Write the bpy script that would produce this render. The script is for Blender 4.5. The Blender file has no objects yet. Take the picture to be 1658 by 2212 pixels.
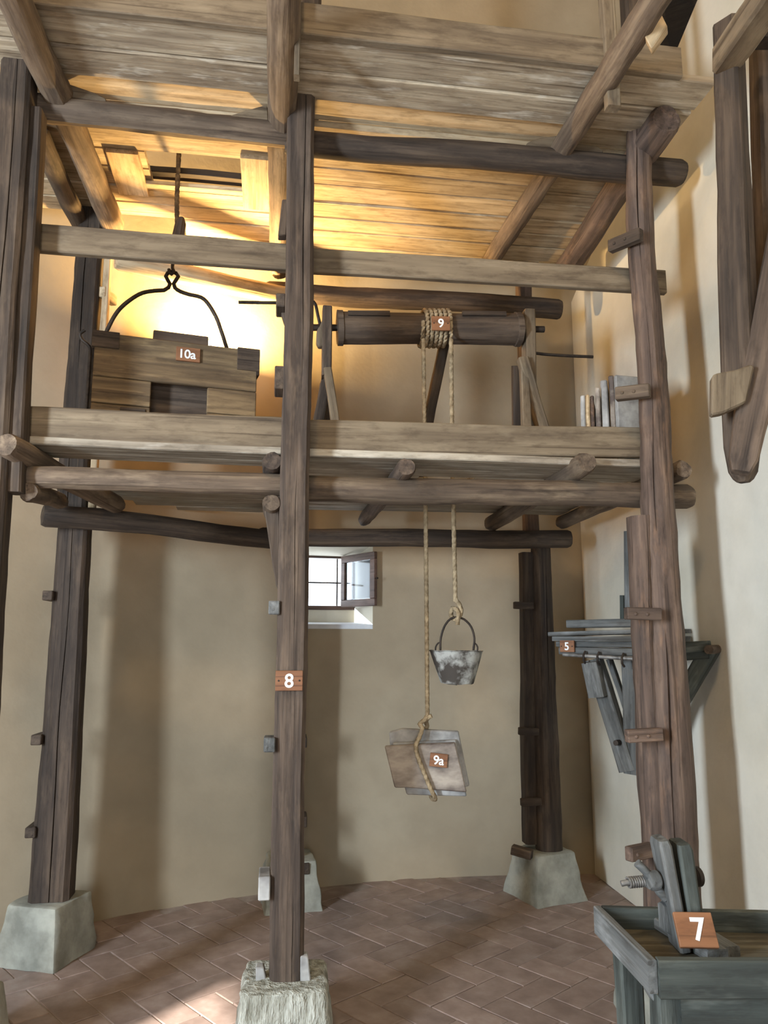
import bpy, bmesh, math, random
from mathutils import Vector, Matrix, noise as mnoise

random.seed(7)
V = Vector
sc = bpy.context.scene
COL = sc.collection

# ------------------------------------------------------------------ camera
F, TP, CAMZ = 1660.0, math.radians(9.3), 1.55
cam = bpy.data.cameras.new('camera')
cam.sensor_fit = 'VERTICAL'; cam.sensor_height = 24.0; cam.lens = F * 24.0 / 2212.0
cam.clip_start = 0.05
camo = bpy.data.objects.new('camera', cam); COL.objects.link(camo)
camo.location = (0, 0, CAMZ); camo.rotation_euler = (math.pi / 2 + TP, 0, 0)
sc.camera = camo

# ------------------------------------------------------------------ exposure
sc.view_settings.view_transform = 'Standard'
sc.view_settings.look = 'None'
sc.view_settings.exposure = 0.0
sc.view_settings.gamma = 1.0
sc.view_settings.use_curve_mapping = False

# ------------------------------------------------------------------ world and lights
w = bpy.data.worlds.new('sky'); sc.world = w; w.use_nodes = True
w.node_tree.nodes['Background'].inputs[0].default_value = (0.80, 0.90, 1.0, 1)
w.node_tree.nodes['Background'].inputs[1].default_value = 5.0

def look(o, target):
    o.rotation_euler = (V(target) - o.location).to_track_quat('-Z', 'Y').to_euler()

def area(name, loc, target, sx, sy, power, col):
    l = bpy.data.lights.new(name, 'AREA'); l.shape = 'RECTANGLE'; l.size = sx; l.size_y = sy
    l.energy = power; l.color = col
    o = bpy.data.objects.new(name, l); COL.objects.link(o); o.location = loc; look(o, target)
    return o

# daylight coming in through the two windows of the round wall behind the camera
area('daylight_side_window', (-3.36, -0.86, 2.05), (1.6, 3.4, 1.4), 0.5, 1.8, 380, (0.76, 0.88, 1.0))
area('daylight_rear_window', (0.25, -4.25, 1.45), (0.2, 4.0, 1.6), 1.9, 2.3, 64, (0.92, 0.96, 1.0))
# low sun slanting through the side window on to the floor
sl_ = bpy.data.lights.new('sun', 'SUN'); sl_.energy = 22.0; sl_.angle = 0.02; sl_.color = (1.0, 0.95, 0.86)
so_ = bpy.data.objects.new('sun', sl_); COL.objects.link(so_)
so_.rotation_euler = V((0.55, 0.84, -0.58)).to_track_quat('-Z', 'Y').to_euler()
# warm museum spot under the ceiling behind the camera
area('ceiling_spot_warm', (-0.8, -1.2, 6.6), (0.9, 4.4, 3.2), 0.5, 0.5, 105, (1.0, 0.72, 0.40))
# light paths
sc.cycles.max_bounces = 4; sc.cycles.diffuse_bounces = 3; sc.cycles.glossy_bounces = 2
sc.cycles.transmission_bounces = 4; sc.cycles.adaptive_threshold = 0.02; sc.cycles.caustics_reflective = False; sc.cycles.caustics_refractive = False

# ------------------------------------------------------------------ colour and materials
def lin(c):
    f = lambda x: x / 12.92 if x <= 0.04045 else ((x + 0.055) / 1.055) ** 2.4
    return tuple(f(x / 255.0) for x in c) + (1.0,)

def base_mat(name):
    m = bpy.data.materials.new(name); m.use_nodes = True
    nt = m.node_tree
    b = nt.nodes['Principled BSDF']
    return m, nt, b

def nd(nt, t, **kw):
    n = nt.nodes.new(t)
    for k, v in kw.items():
        setattr(n, k, v)
    return n

def ramp(nt, fac, stops):
    r = nd(nt, 'ShaderNodeValToRGB')
    el = r.color_ramp.elements
    while len(el) < len(stops):
        el.new(0.5)
    for e, (p, c) in zip(el, stops):
        e.position = p; e.color = c
    nt.links.new(fac, r.inputs[0])
    return r.outputs[0]

def tex_noise(nt, vec, scale, detail=4.0, rough=0.55, dist=0.0):
    n = nd(nt, 'ShaderNodeTexNoise')
    n.inputs['Scale'].default_value = scale; n.inputs['Detail'].default_value = detail
    n.inputs['Roughness'].default_value = rough; n.inputs['Distortion'].default_value = dist
    nt.links.new(vec, n.inputs['Vector'])
    return n.outputs['Fac']

def mix(nt, fac, a, b, mode='MIX'):
    m = nd(nt, 'ShaderNodeMix', data_type='RGBA', blend_type=mode)
    for sock, val in ((m.inputs[0], fac), (m.inputs[6], a), (m.inputs[7], b)):
        if hasattr(val, 'is_linked'):
            nt.links.new(val, sock)
        else:
            sock.default_value = val
    return m.outputs[2]

def local_vec(nt, sx, sy, sz, rnd=True):
    tc = nd(nt, 'ShaderNodeTexCoord')
    v = tc.outputs['Object']
    if rnd:
        oi = nd(nt, 'ShaderNodeObjectInfo')
        mu = nd(nt, 'ShaderNodeMath', operation='MULTIPLY'); mu.inputs[1].default_value = 37.0
        nt.links.new(oi.outputs['Random'], mu.inputs[0])
        ad = nd(nt, 'ShaderNodeVectorMath', operation='ADD')
        nt.links.new(v, ad.inputs[0]); nt.links.new(mu.outputs[0], ad.inputs[1])
        v = ad.outputs[0]
    mp = nd(nt, 'ShaderNodeMapping'); mp.inputs['Scale'].default_value = (sx, sy, sz)
    nt.links.new(v, mp.inputs['Vector'])
    return mp.outputs[0]

def wood(name, dark, mid, light, rough=0.82, worn=None, worn_amt=0.35, bump=0.35, var=0.25):
    """old timber; the grain runs along the local X axis of the piece"""
    m, nt, b = base_mat(name)
    g = tex_noise(nt, local_vec(nt, 1.5, 26, 26), 1.0, 4, 0.6, 0.3)
    col = ramp(nt, g, [(0.28, lin(dark)), (0.5, lin(mid)), (0.72, lin(light))])
    big = tex_noise(nt, local_vec(nt, 2.2, 5, 5), 1.0, 2, 0.6)
    col = mix(nt, ramp(nt, big, [(0.42, (0, 0, 0, 1)), (0.70, (0.55, 0.55, 0.55, 1))]), col, lin(dark))
    if worn:
        wn = tex_noise(nt, local_vec(nt, 3.0, 13, 13), 1.0, 4, 0.7)
        fac = ramp(nt, wn, [(0.55, (0, 0, 0, 1)), (0.72, (worn_amt,) * 3 + (1,))])
        col = mix(nt, fac, col, lin(worn))
    mo = tex_noise(nt, local_vec(nt, 9, 30, 30), 1.0, 4, 0.65)
    mf = ramp(nt, mo, [(0.32, (0.70, 0.68, 0.66, 1)), (0.5, (1, 1, 1, 1)), (0.70, (1.0, 1.0, 1.0, 1))])
    col = mix(nt, 1.0, col, mf, 'MULTIPLY')
    st = tex_noise(nt, local_vec(nt, 1.1, 60, 60), 1.0, 2, 0.5, 0.2)
    sf = ramp(nt, st, [(0.30, (1, 1, 1, 1)), (0.40, (0, 0, 0, 1))])
    crack = mix(nt, sf, (1, 1, 1, 1), (0.55, 0.52, 0.49, 1))
    col = mix(nt, 1.0, col, crack, 'MULTIPLY')
    oi = nd(nt, 'ShaderNodeObjectInfo')
    mr = nd(nt, 'ShaderNodeMapRange'); mr.inputs[3].default_value = 1 - var; mr.inputs[4].default_value = 1 + var
    nt.links.new(oi.outputs['Random'], mr.inputs[0])
    hs = nd(nt, 'ShaderNodeHueSaturation')
    nt.links.new(col, hs.inputs['Color']); nt.links.new(mr.outputs[0], hs.inputs['Value'])
    nt.links.new(hs.outputs[0], b.inputs['Base Color'])
    b.inputs['Roughness'].default_value = rough
    bp = nd(nt, 'ShaderNodeBump'); bp.inputs['Strength'].default_value = bump; bp.inputs['Distance'].default_value = 0.02
    nt.links.new(g, bp.inputs['Height']); nt.links.new(bp.outputs[0], b.inputs['Normal'])
    return m

def plain(name, c1, c2, scale=8, rough=0.8, bump=0.2, metal=0.0, stretch=(1, 1, 1), rnd=True, detail=4, dist=0.02, lo=0.35, hi=0.65):
    m, nt, b = base_mat(name)
    n = tex_noise(nt, local_vec(nt, *stretch, rnd=rnd), scale, detail, 0.6)
    col = ramp(nt, n, [(lo, lin(c1)), (hi, lin(c2))])
    nt.links.new(col, b.inputs['Base Color'])
    b.inputs['Roughness'].default_value = rough; b.inputs['Metallic'].default_value = metal
    if bump:
        bp = nd(nt, 'ShaderNodeBump'); bp.inputs['Strength'].default_value = bump; bp.inputs['Distance'].default_value = dist
        nt.links.new(n, bp.inputs['Height']); nt.links.new(bp.outputs[0], b.inputs['Normal'])
    return m

M = {}
M['post'] = wood('dark_post_timber', (50, 40, 33), (82, 68, 57), (114, 96, 80), worn=(140, 118, 96), worn_amt=0.3)
M['redpost'] = wood('reddish_log_timber', (62, 50, 43), (98, 80, 69), (130, 108, 92), worn=(164, 126, 96), worn_amt=0.4, var=0.12)
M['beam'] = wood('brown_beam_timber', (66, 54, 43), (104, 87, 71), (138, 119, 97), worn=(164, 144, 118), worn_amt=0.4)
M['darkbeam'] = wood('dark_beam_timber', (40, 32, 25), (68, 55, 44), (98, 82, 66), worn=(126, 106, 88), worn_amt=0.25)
M['board'] = wood('grey_brown_board', (90, 76, 60), (122, 106, 85), (142, 126, 103), worn=(166, 150, 125), worn_amt=0.35, var=0.08, bump=0.18)
M['pale'] = wood('pale_deck_plank', (150, 130, 102), (196, 174, 140), (218, 199, 166), worn=(228, 212, 182), worn_amt=0.5, var=0.1, bump=0.2)
M['peel'] = wood('flaking_deck_plank', (122, 106, 88), (180, 162, 136), (208, 193, 168), worn=(226, 216, 198), worn_amt=0.9, var=0.06, bump=0.3)
M['under'] = wood('grey_deck_plank', (128, 116, 100), (172, 160, 142), (198, 188, 170), worn=(216, 208, 194), worn_amt=0.5, var=0.14)
M['fresh'] = wood('fresh_sawn_wood', (176, 148, 110), (206, 180, 142), (224, 202, 166), var=0.08, bump=0.15)
M['tool'] = wood('old_tool_wood', (54, 44, 36), (82, 68, 56), (108, 92, 76), worn=(140, 120, 100), worn_amt=0.3, var=0.1)
M['box'] = wood('box_board', (70, 56, 40), (112, 92, 66), (150, 126, 92), worn=(182, 154, 108), worn_amt=0.4, var=0.08)
M['greytool'] = wood('grey_painted_wood', (68, 69, 68), (100, 101, 99), (132, 132, 129), worn=(160, 161, 160), worn_amt=0.5, var=0.12)
M['bench'] = wood('bench_wood', (42, 46, 43), (66, 71, 66), (94, 98, 91), worn=(136, 140, 132), worn_amt=0.35, var=0.08)
M['benchtop'] = wood('bench_top_wood', (68, 62, 50), (100, 92, 74), (124, 116, 96), worn=(150, 146, 130), worn_amt=0.3, var=0.08)
M['slab'] = plain('weathered_slab', (92, 80, 74), (176, 164, 150), 5, 0.75, 0.35, stretch=(1, 2, 2))
M['slabedge'] = plain('grey_slab', (110, 108, 106), (186, 184, 180), 6, 0.8, 0.35)
M['iron'] = plain('wrought_iron', (38, 33, 30), (70, 60, 52), 20, 0.6, 0.2, metal=0.55)
M['steel'] = plain('worn_steel', (96, 94, 92), (170, 168, 164), 14, 0.45, 0.15, metal=0.6)
M['rope'] = plain('hemp_rope', (122, 104, 78), (178, 158, 126), 30, 0.95, 0.4, dist=0.004)
M['oldrope'] = plain('brown_rope', (74, 58, 38), (124, 100, 68), 30, 0.95, 0.4, dist=0.004)
M['stone'] = plain('plinth_stone', (128, 128, 118), (172, 172, 160), 6, 0.9, 0.5, dist=0.02)
M['tooled'] = plain('tooled_plinth_stone', (138, 136, 122), (196, 196, 184), 7, 0.92, 0.8, stretch=(5, 5, 0.9), dist=0.05)
M['plaque'] = wood('plaque_wood', (118, 76, 48), (140, 94, 62), (156, 108, 74), var=0.05, bump=0.08, rough=0.6)
M['white'] = plain('white_numeral_paint', (236, 236, 234), (246, 246, 244), 5, 0.5, 0)
M['black'] = plain('sooty_drum', (10, 9, 8), (24, 20, 17), 12, 0.9, 0.3)
M['zinc'] = plain('bucket_metal', (66, 60, 54), (168, 168, 162), 11, 0.75, 0.3, metal=0.05, detail=6, lo=0.46, hi=0.60)
M['frame'] = wood('window_frame_wood', (70, 52, 44), (96, 74, 64), (118, 94, 84), var=0.05, bump=0.1, rough=0.5)
M['sash'] = plain('white_sash_paint', (196, 192, 200), (216, 212, 220), 6, 0.5, 0.05)

def plaster(name, c1, c2, c3):
    m, nt, b = base_mat(name)
    tc = nd(nt, 'ShaderNodeTexCoord')
    n1 = tex_noise(nt, tc.outputs['Object'], 0.9, 3, 0.55, 0.3)
    n2 = tex_noise(nt, tc.outputs['Object'], 6.0, 4, 0.6)
    col = ramp(nt, n1, [(0.36, lin(c1)), (0.52, lin(c2)), (0.68, lin(c3))])
    col = mix(nt, ramp(nt, n2, [(0.3, (0.93, 0.925, 0.92, 1)), (0.6, (1, 1, 1, 1))]), (0, 0, 0, 1), col, 'MIX')
    nt.links.new(col, b.inputs['Base Color'])
    b.inputs['Roughness'].default_value = 0.93
    bp = nd(nt, 'ShaderNodeBump'); bp.inputs['Strength'].default_value = 0.18; bp.inputs['Distance'].default_value = 0.03
    nt.links.new(n2, bp.inputs['Height']); nt.links.new(bp.outputs[0], b.inputs['Normal'])
    return m
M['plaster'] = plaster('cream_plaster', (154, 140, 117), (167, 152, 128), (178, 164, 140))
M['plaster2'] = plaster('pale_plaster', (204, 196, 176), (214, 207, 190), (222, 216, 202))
M['sill'] = plain('sill_plaster', (196, 200, 206), (222, 226, 230), 6, 0.9, 0.3)

def glass_mat():
    m, nt, b = base_mat('window_glass')
    b.inputs['Base Color'].default_value = (0.85, 0.93, 1, 1); b.inputs['Roughness'].default_value = 0.05
    b.inputs['Transmission Weight'].default_value = 0.9; b.inputs['IOR'].default_value = 1.45
    return m
M['glass'] = glass_mat()

def tile_mat():
    m, nt, b = base_mat('terracotta_tile')
    n = tex_noise(nt, local_vec(nt, 1, 1, 1), 9, 4, 0.6)
    col = ramp(nt, n, [(0.3, lin((128, 109, 100))), (0.55, lin((148, 128, 118))), (0.75, lin((162, 145, 136)))])
    oi = nd(nt, 'ShaderNodeObjectInfo')
    mr = nd(nt, 'ShaderNodeMapRange'); mr.inputs[3].default_value = 0.86; mr.inputs[4].default_value = 1.12
    nt.links.new(oi.outputs['Random'], mr.inputs[0])
    hs = nd(nt, 'ShaderNodeHueSaturation')
    nt.links.new(col, hs.inputs['Color']); nt.links.new(mr.outputs[0], hs.inputs['Value'])
    nt.links.new(hs.outputs[0], b.inputs['Base Color'])
    b.inputs['Roughness'].default_value = 0.5
    bp = nd(nt, 'ShaderNodeBump'); bp.inputs['Strength'].default_value = 0.15; bp.inputs['Distance'].default_value = 0.01
    nt.links.new(n, bp.inputs['Height']); nt.links.new(bp.outputs[0], b.inputs['Normal'])
    return m
M['tile'] = tile_mat()
M['grout'] = plain('pale_grout', (136, 122, 112), (164, 150, 140), 10, 0.9, 0.2, rnd=False)

# ------------------------------------------------------------------ helpers: picture measurements to metres
TT = math.tan(TP)
def ray(u, y):
    a, v = (u - 829.0) / F, (1106.0 - y) / F
    return V((a, math.cos(TP) - v * math.sin(TP), v * math.cos(TP) + math.sin(TP)))
CAM = V((0, 0, CAMZ))
def PY(u, y, Y):
    d = ray(u, y); return CAM + d * (Y / d.y)
def PZ(u, y, z):
    d = ray(u, y); return CAM + d * ((z - CAMZ) / d.z)
def PLINE(u, y, A, B, off=0.0):
    """point on the upright plane through plan points A, B moved back by off"""
    A, B = V(A[:2]), V(B[:2]); e = (B - A).normalized(); n = V((-e.y, e.x))
    d = ray(u, y); k = (A.dot(n) + off) / V((d.x, d.y)).dot(n)
    return CAM + d * k

# ------------------------------------------------------------------ helpers: meshes and objects
def link(name, me, mat, parent=None, mw=None, sharp=35, smooth=True):
    if mat is not None and not me.materials:
        me.materials.append(M[mat] if isinstance(mat, str) else mat)
    if smooth:
        me.polygons.foreach_set('use_smooth', [True] * len(me.polygons))
        me.set_sharp_from_angle(angle=math.radians(sharp))
    o = bpy.data.objects.new(name, me); COL.objects.link(o)
    if mw is not None:
        o.matrix_world = mw
    if parent is not None:
        o.parent = parent
        o.matrix_parent_inverse = WORLD[parent.name].inverted()
    WORLD[o.name] = mw.copy() if mw is not None else Matrix.Identity(4)
    return o
WORLD = {}

def mesh(name, verts, faces):
    me = bpy.data.meshes.new(name); me.from_pydata([tuple(v) for v in verts], [], faces); me.update()
    return me

def tag(o, label=None, cat=None, group=None, kind=None):
    if label: o['label'] = label
    if cat: o['category'] = cat
    if group: o['group'] = group
    if kind: o['kind'] = kind
    elif cat: o['kind'] = 'thing'
    return o

def thing(name, label, cat, loc, group=None):
    o = bpy.data.objects.new(name, None); COL.objects.link(o)
    o.empty_display_size = 0.1
    o.location = loc; WORLD[o.name] = Matrix.Translation(V(loc))
    return tag(o, label, cat, group)

def frame_of(p0, p1, up):
    x = (p1 - p0).normalized(); up = V(up)
    z = up - x * up.dot(x)
    if z.length < 1e-4:
        up = V((0, 1, 0)); z = up - x * up.dot(x)
    z.normalize(); y = z.cross(x)
    m = Matrix((x, y, z)).transposed().to_4x4(); m.translation = p0
    return m

def section(kind, w, h, c, cracks):
    """cross-section points and, for each drying crack, the index of its lowest point"""
    pts, gro = [], []
    if kind == 'log':
        n = 18
        rr = [1 + random.uniform(-0.05, 0.05) for _ in range(n)]
        for i in range(n):
            a = 2 * math.pi * i / n
            pts.append((w / 2 * math.cos(a) * rr[i], h / 2 * math.sin(a) * rr[i]))
        for pos in cracks:
            a0 = math.radians(pos); k = min(range(len(pts)), key=lambda i: abs(math.atan2(pts[i][1], pts[i][0]) - a0))
            y, z = pts[k]; d = V((y, z)).normalized(); t = V((-d.y, d.x))
            p = V((y, z)); q = 0.035 * w
            pts[k:k + 1] = [tuple(p - t * q), tuple(p - d * 0.13 * w), tuple(p + t * q)]
            gro.append(k + 1)
        return pts, gro
    a, b = w / 2, h / 2
    def face(p, q, f):
        pts.append(p)
        L = (V(q) - V(p)).length; d = (V(q) - V(p)) / L; nrm = V((-d.y, d.x))
        for pos in sorted(cracks.get(f, []) if isinstance(cracks, dict) else []):
            m = V(p) + d * (L * pos); g = min(0.0028, L * 0.04)
            pts.append(tuple(m - d * g)); gro.append(len(pts)); pts.append(tuple(m + nrm * 0.013)); pts.append(tuple(m + d * g))
        pts.append(q)
    # order is counter-clockwise seen from +x, inward normal is (-d.y, d.x)
    face((a, -b + c), (a, b - c), 'l')
    face((a - c, b), (-a + c, b), 'f')
    face((-a, b - c), (-a, -b + c), 'r')
    face((-a + c, -b), (a - c, -b), 'b')
    return pts, gro

def timber_mesh(name, L, w, h, kind='sq', c=None, cracks=(), wob=0.006, seg=None, prof=None, rough=0.004):
    if c is None: c = min(w, h) * 0.14
    S, G = section(kind, w, h, c, cracks if cracks else ({} if kind != 'log' else ()))
    n = len(S)
    seg = seg or max(3, min(26, int(L / 0.13)))
    if G: seg *= 2
    ts = [i / seg for i in range(seg + 1)]
    if prof:
        ts = sorted(set(ts + [p[0] for p in prof]))
    def pr(t):
        if not prof: return 1.0, 1.0
        for (t0, a0, b0), (t1, a1, b1) in zip(prof, prof[1:]):
            if t0 <= t <= t1:
                k = (t - t0) / max(1e-6, t1 - t0); return a0 + (a1 - a0) * k, b0 + (b1 - b0) * k
        return prof[-1][1], prof[-1][2]
    off = random.uniform(0, 100)
    verts, faces = [], []
    for t in ts:
        x = t * L
        cy = mnoise.noise(V((x * 1.1, off, 0))) * wob * 1.6; cz = mnoise.noise(V((x * 1.1, off + 9, 3))) * wob * 1.6
        sw = 1 + mnoise.noise(V((x * 2.3, off, 5))) * wob * 3 / max(w, 0.05) * 0.3
        a, b = pr(t)
        R_ = [V(q) for q in S]
        for gi in G:                                           # cracks open, close and wander
            lo, hi = R_[gi - 1], R_[gi + 1]; m = (lo + hi) / 2; along = (hi - lo)
            k = max(0.0, min(1.0, 0.28 + 1.6 * mnoise.noise(V((x * 1.6, off + gi * 3, 1)))))
            sh = along.normalized() * (mnoise.noise(V((x * 1.3, off + gi * 5, 7))) * 0.018)
            deep = m + (R_[gi] - m) * k
            R_[gi - 1] = m - along * 0.5 * (0.3 + 0.7 * k) + sh; R_[gi + 1] = m + along * 0.5 * (0.3 + 0.7 * k) + sh; R_[gi] = deep + sh
        for (y, z) in R_:
            r = mnoise.noise(V((x * 9, y * 22 + off, z * 22))) * rough
            ln = math.hypot(y, z) or 1
            verts.append((x, cy + y * a * sw + y / ln * r, cz + z * b * sw + z / ln * r))
    for i in range(len(ts) - 1):
        for j in range(n):
            k = (j + 1) % n
            faces.append((i * n + k, (i + 1) * n + k, (i + 1) * n + j, i * n + j))
    faces.append(tuple(reversed(range(n)))); faces.append(tuple(range((len(ts) - 1) * n, len(ts) * n)))
    return mesh(name, verts, faces)

def timber(name, p0, p1, w, h, mat, parent=None, up=(0, 0, 1), **kw):
    p0, p1 = V(p0), V(p1)
    me = timber_mesh(name, (p1 - p0).length, w, h, **kw)
    bm = bmesh.new(); bm.from_mesh(me); bmesh.ops.recalc_face_normals(bm, faces=bm.faces); bm.to_mesh(me); bm.free()
    return link(name, me, mat, parent, frame_of(p0, p1, up))

def log(name, p0, p1, d, mat, parent=None, d1=None, cracks=(), wob=0.012, **kw):
    k = (d1 or d) / d
    e = 0.02 / max(0.1, (V(p1) - V(p0)).length)
    prof = [(0, 0.86, 0.86), (e, 1, 1), (1 - e, k, k), (1, 0.86 * k, 0.86 * k)]
    return timber(name, p0, p1, d, d, mat, parent, kind='log', cracks=cracks, wob=wob, prof=prof, rough=0.006, **kw)

def board(name, p0, p1, w, h, mat, parent=None, up=(0, 0, 1), **kw):
    kw.setdefault('c', min(w, h) * 0.12); kw.setdefault('wob', 0.003); kw.setdefault('rough', 0.0015)
    return timber(name, p0, p1, w, h, mat, parent, up, **kw)

def prism(name, pts, vec, mat, parent=None, bev=0.004):
    """a flat outline in space given thickness along vec"""
    pts = [V(p) for p in pts]; vec = V(vec)
    bm = bmesh.new()
    a = [bm.verts.new(p) for p in pts]; b = [bm.verts.new(p + vec) for p in pts]
    n = len(pts)
    bm.faces.new(a); bm.faces.new(list(reversed(b)))
    for i in range(n):
        bm.faces.new((a[i], b[i], b[(i + 1) % n], a[(i + 1) % n]))
    bmesh.ops.recalc_face_normals(bm, faces=bm.faces)
    if bev:
        bmesh.ops.bevel(bm, geom=bm.edges[:], offset=bev, segments=1, affect='EDGES', profile=0.5)
    c = sum(pts, V()) / n
    x = max((pts[(i + 1) % n] - pts[i] for i in range(n)), key=lambda q: q.length)
    mw = frame_of(c, c + x, vec)
    bmesh.ops.transform(bm, matrix=mw.inverted(), verts=bm.verts)
    me = bpy.data.meshes.new(name); bm.to_mesh(me); bm.free()
    return link(name, me, mat, parent, mw)

def catmull(pts, step):
    pts = [V(p) for p in pts]
    P = [pts[0] * 2 - pts[1]] + pts + [pts[-1] * 2 - pts[-2]]
    out = []
    for i in range(1, len(P) - 2):
        p0, p1, p2, p3 = P[i - 1:i + 3]
        n = max(1, int((p2 - p1).length / step))
        for k in range(n):
            t = k / n
            out.append(0.5 * ((2 * p1) + (p2 - p0) * t + (2 * p0 - 5 * p1 + 4 * p2 - p3) * t * t + (3 * p1 - p0 - 3 * p2 + p3) * t ** 3))
    out.append(pts[-1])
    return out

def sweep(name, path, r, mat, parent=None, n=10, lobes=0, pitch=None, taper=None):
    path = [V(p) for p in path]
    c = path[0].copy()
    T = [(path[min(i + 1, len(path) - 1)] - path[max(i - 1, 0)]).normalized() for i in range(len(path))]
    N = T[0].orthogonal().normalized(); verts, faces = [], []
    s = 0.0
    for i, p in enumerate(path):
        if i:
            s += (p - path[i - 1]).length
            N = (N - T[i] * N.dot(T[i])).normalized()
        B = T[i].cross(N)
        rr = r * (taper(i / (len(path) - 1)) if taper else 1)
        for j in range(n):
            a = 2 * math.pi * j / n
            k = 1.0
            ang = a
            if lobes:
                k = 0.86 + 0.2 * abs(math.cos(lobes * a / 2)); ang = a + 2 * math.pi * s / pitch
            verts.append(p - c + (N * math.cos(ang) + B * math.sin(ang)) * rr * k)
    for i in range(len(path) - 1):
        for j in range(n):
            k = (j + 1) % n
            faces.append((i * n + j, i * n + k, (i + 1) * n + k, (i + 1) * n + j))
    faces.append(tuple(reversed(range(n)))); faces.append(tuple(range((len(path) - 1) * n, len(path) * n)))
    return link(name, mesh(name, verts, faces), mat, parent, Matrix.Translation(c), sharp=60)

def rope(name, pts, r, mat='rope', parent=None, straight=False):
    path = catmull(pts, r * 0.75)
    return sweep(name, path, r, mat, parent, n=12, lobes=3, pitch=r * 7)

def rod(name, pts, r, mat='iron', parent=None, step=0.015, n=10):
    return sweep(name, catmull(pts, step), r, mat, parent, n=n)

def lathe(name, prof, mw, mat, parent=None, n=32, squash=1.0, jitter=0.0):
    verts, faces = [], []
    for (r, z) in prof:
        for j in range(n):
            a = 2 * math.pi * j / n
            q = 1 + (mnoise.noise(V((math.cos(a) * 2, math.sin(a) * 2, z * 9))) * jitter)
            verts.append((r * q * math.cos(a), r * q * math.sin(a) * squash, z + jitter * 0.18 * mnoise.noise(V((math.cos(a) * 1.3 + 7, math.sin(a) * 1.3, 3)))))
    for i in range(len(prof) - 1):
        for j in range(n):
            k = (j + 1) % n
            faces.append((i * n + j, i * n + k, (i + 1) * n + k, (i + 1) * n + j))
    faces.append(tuple(reversed(range(n)))); faces.append(tuple(range((len(prof) - 1) * n, len(prof) * n)))
    me = mesh(name, verts, faces)
    bm = bmesh.new(); bm.from_mesh(me); bmesh.ops.recalc_face_normals(bm, faces=bm.faces); bm.to_mesh(me); bm.free()
    return link(name, me, mat, parent, mw)

def basis(o, x, y, z):
    m = Matrix((V(x), V(y), V(z))).transposed().to_4x4(); m.translation = V(o); return m

def cube_mesh(name, sx, sy, sz, bev=0.004, o=(0, 0, 0)):
    bm = bmesh.new(); bmesh.ops.create_cube(bm, size=1)
    bmesh.ops.transform(bm, matrix=Matrix.Translation(V(o)) @ Matrix.Diagonal((sx, sy, sz, 1)), verts=bm.verts)
    if bev: bmesh.ops.bevel(bm, geom=bm.edges[:], offset=bev, segments=1, affect='EDGES', profile=0.5)
    me = bpy.data.meshes.new(name); bm.to_mesh(me); bm.free(); return me

# ------------------------------------------------------------------ the plan of the place
C = V((-0.38, 3.20)); R = V((1.21, 3.42)); L = V((-1.49, 3.00))
RL = V((-1.66, 4.10)); RC = V((-0.555, 4.85)); RR = V((0.98, 5.00))
E = (R - C).normalized(); Nn = V((-E.y, E.x))             # along the front of the scaffold, and towards the back
E3, N3 = V((E.x, E.y, 0)), V((Nn.x, Nn.y, 0)); UP = V((0, 0, 1))
def PFR(u, y, off=0.0): return PLINE(u, y, C, R, off)      # front plane, right bay
def PFL(u, y, off=0.0): return PLINE(u, y, L, C, off)      # front plane, left bay
def PBR(u, y, off=0.0): return PLINE(u, y, RC, RR, off)
def PBL(u, y, off=0.0): return PLINE(u, y, RL, RC, off)
def xyz(p, z): return V((p.x, p.y, z))

WC, WR, WH = V((1.2, 0.44)), 5.0, 7.6                       # round room
def wall_pt(s, z, r=0.0):
    a = s / WR
    return V((WC.x + (WR + r) * math.sin(a), WC.y + (WR + r) * math.cos(a), z))
def wall_s(u, y):
    d = ray(u, y); d2 = V((d.x, d.y)); o = -WC
    A = d2.dot(d2); B = 2 * d2.dot(o); Cc = o.dot(o) - WR * WR
    k = (-B + math.sqrt(B * B - 4 * A * Cc)) / (2 * A)
    p = CAM + d * k
    return math.atan2(p.x - WC.x, p.y - WC.y) * WR, p.z
# ------------------------------------------------------------------ setting: round wall with window openings
sW0, zW0 = wall_s(622, 1348); sW1, zW1 = wall_s(805, 1176)
HOLES = [(sW0, sW1, zW0, zW1)]
def hole_at(x, y, wd, z0, z1):
    s = math.atan2(x - WC.x, y - WC.y) * WR
    return (s - wd / 2, s + wd / 2, z0, z1)
HOLES.append(hole_at(-3.6, -0.95, 0.5, 1.1, 3.12))
HOLES.append(hole_at(0.25, -4.5, 2.1, 0.2, 2.7))
def build_wall():
    half = math.pi * WR
    ss = sorted(set([-half + 2 * half * i / 96 for i in range(97)] + [h[0] for h in HOLES] + [h[1] for h in HOLES]))
    zs = sorted(set([-0.06, 0.6, 2, 3.5, 5, 6.3, WH] + [h[2] for h in HOLES] + [h[3] for h in HOLES]))
    verts, faces, idx = [], [], {}
    for i, s in enumerate(ss):
        for j, z in enumerate(zs):
            idx[i, j] = len(verts); verts.append(wall_pt(s, z))
    for i in range(len(ss) - 1):
        for j in range(len(zs) - 1):
            sm, zm = (ss[i] + ss[i + 1]) / 2, (zs[j] + zs[j + 1]) / 2
            if any(h[0] < sm < h[1] and h[2] < zm < h[3] for h in HOLES): continue
            faces.append((idx[i, j], idx[i, j + 1], idx[i + 1, j + 1], idx[i + 1, j]))
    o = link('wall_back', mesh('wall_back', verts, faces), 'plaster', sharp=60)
    tag(o, 'curved cream plaster wall of the round room', kind='structure')
build_wall()

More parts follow.
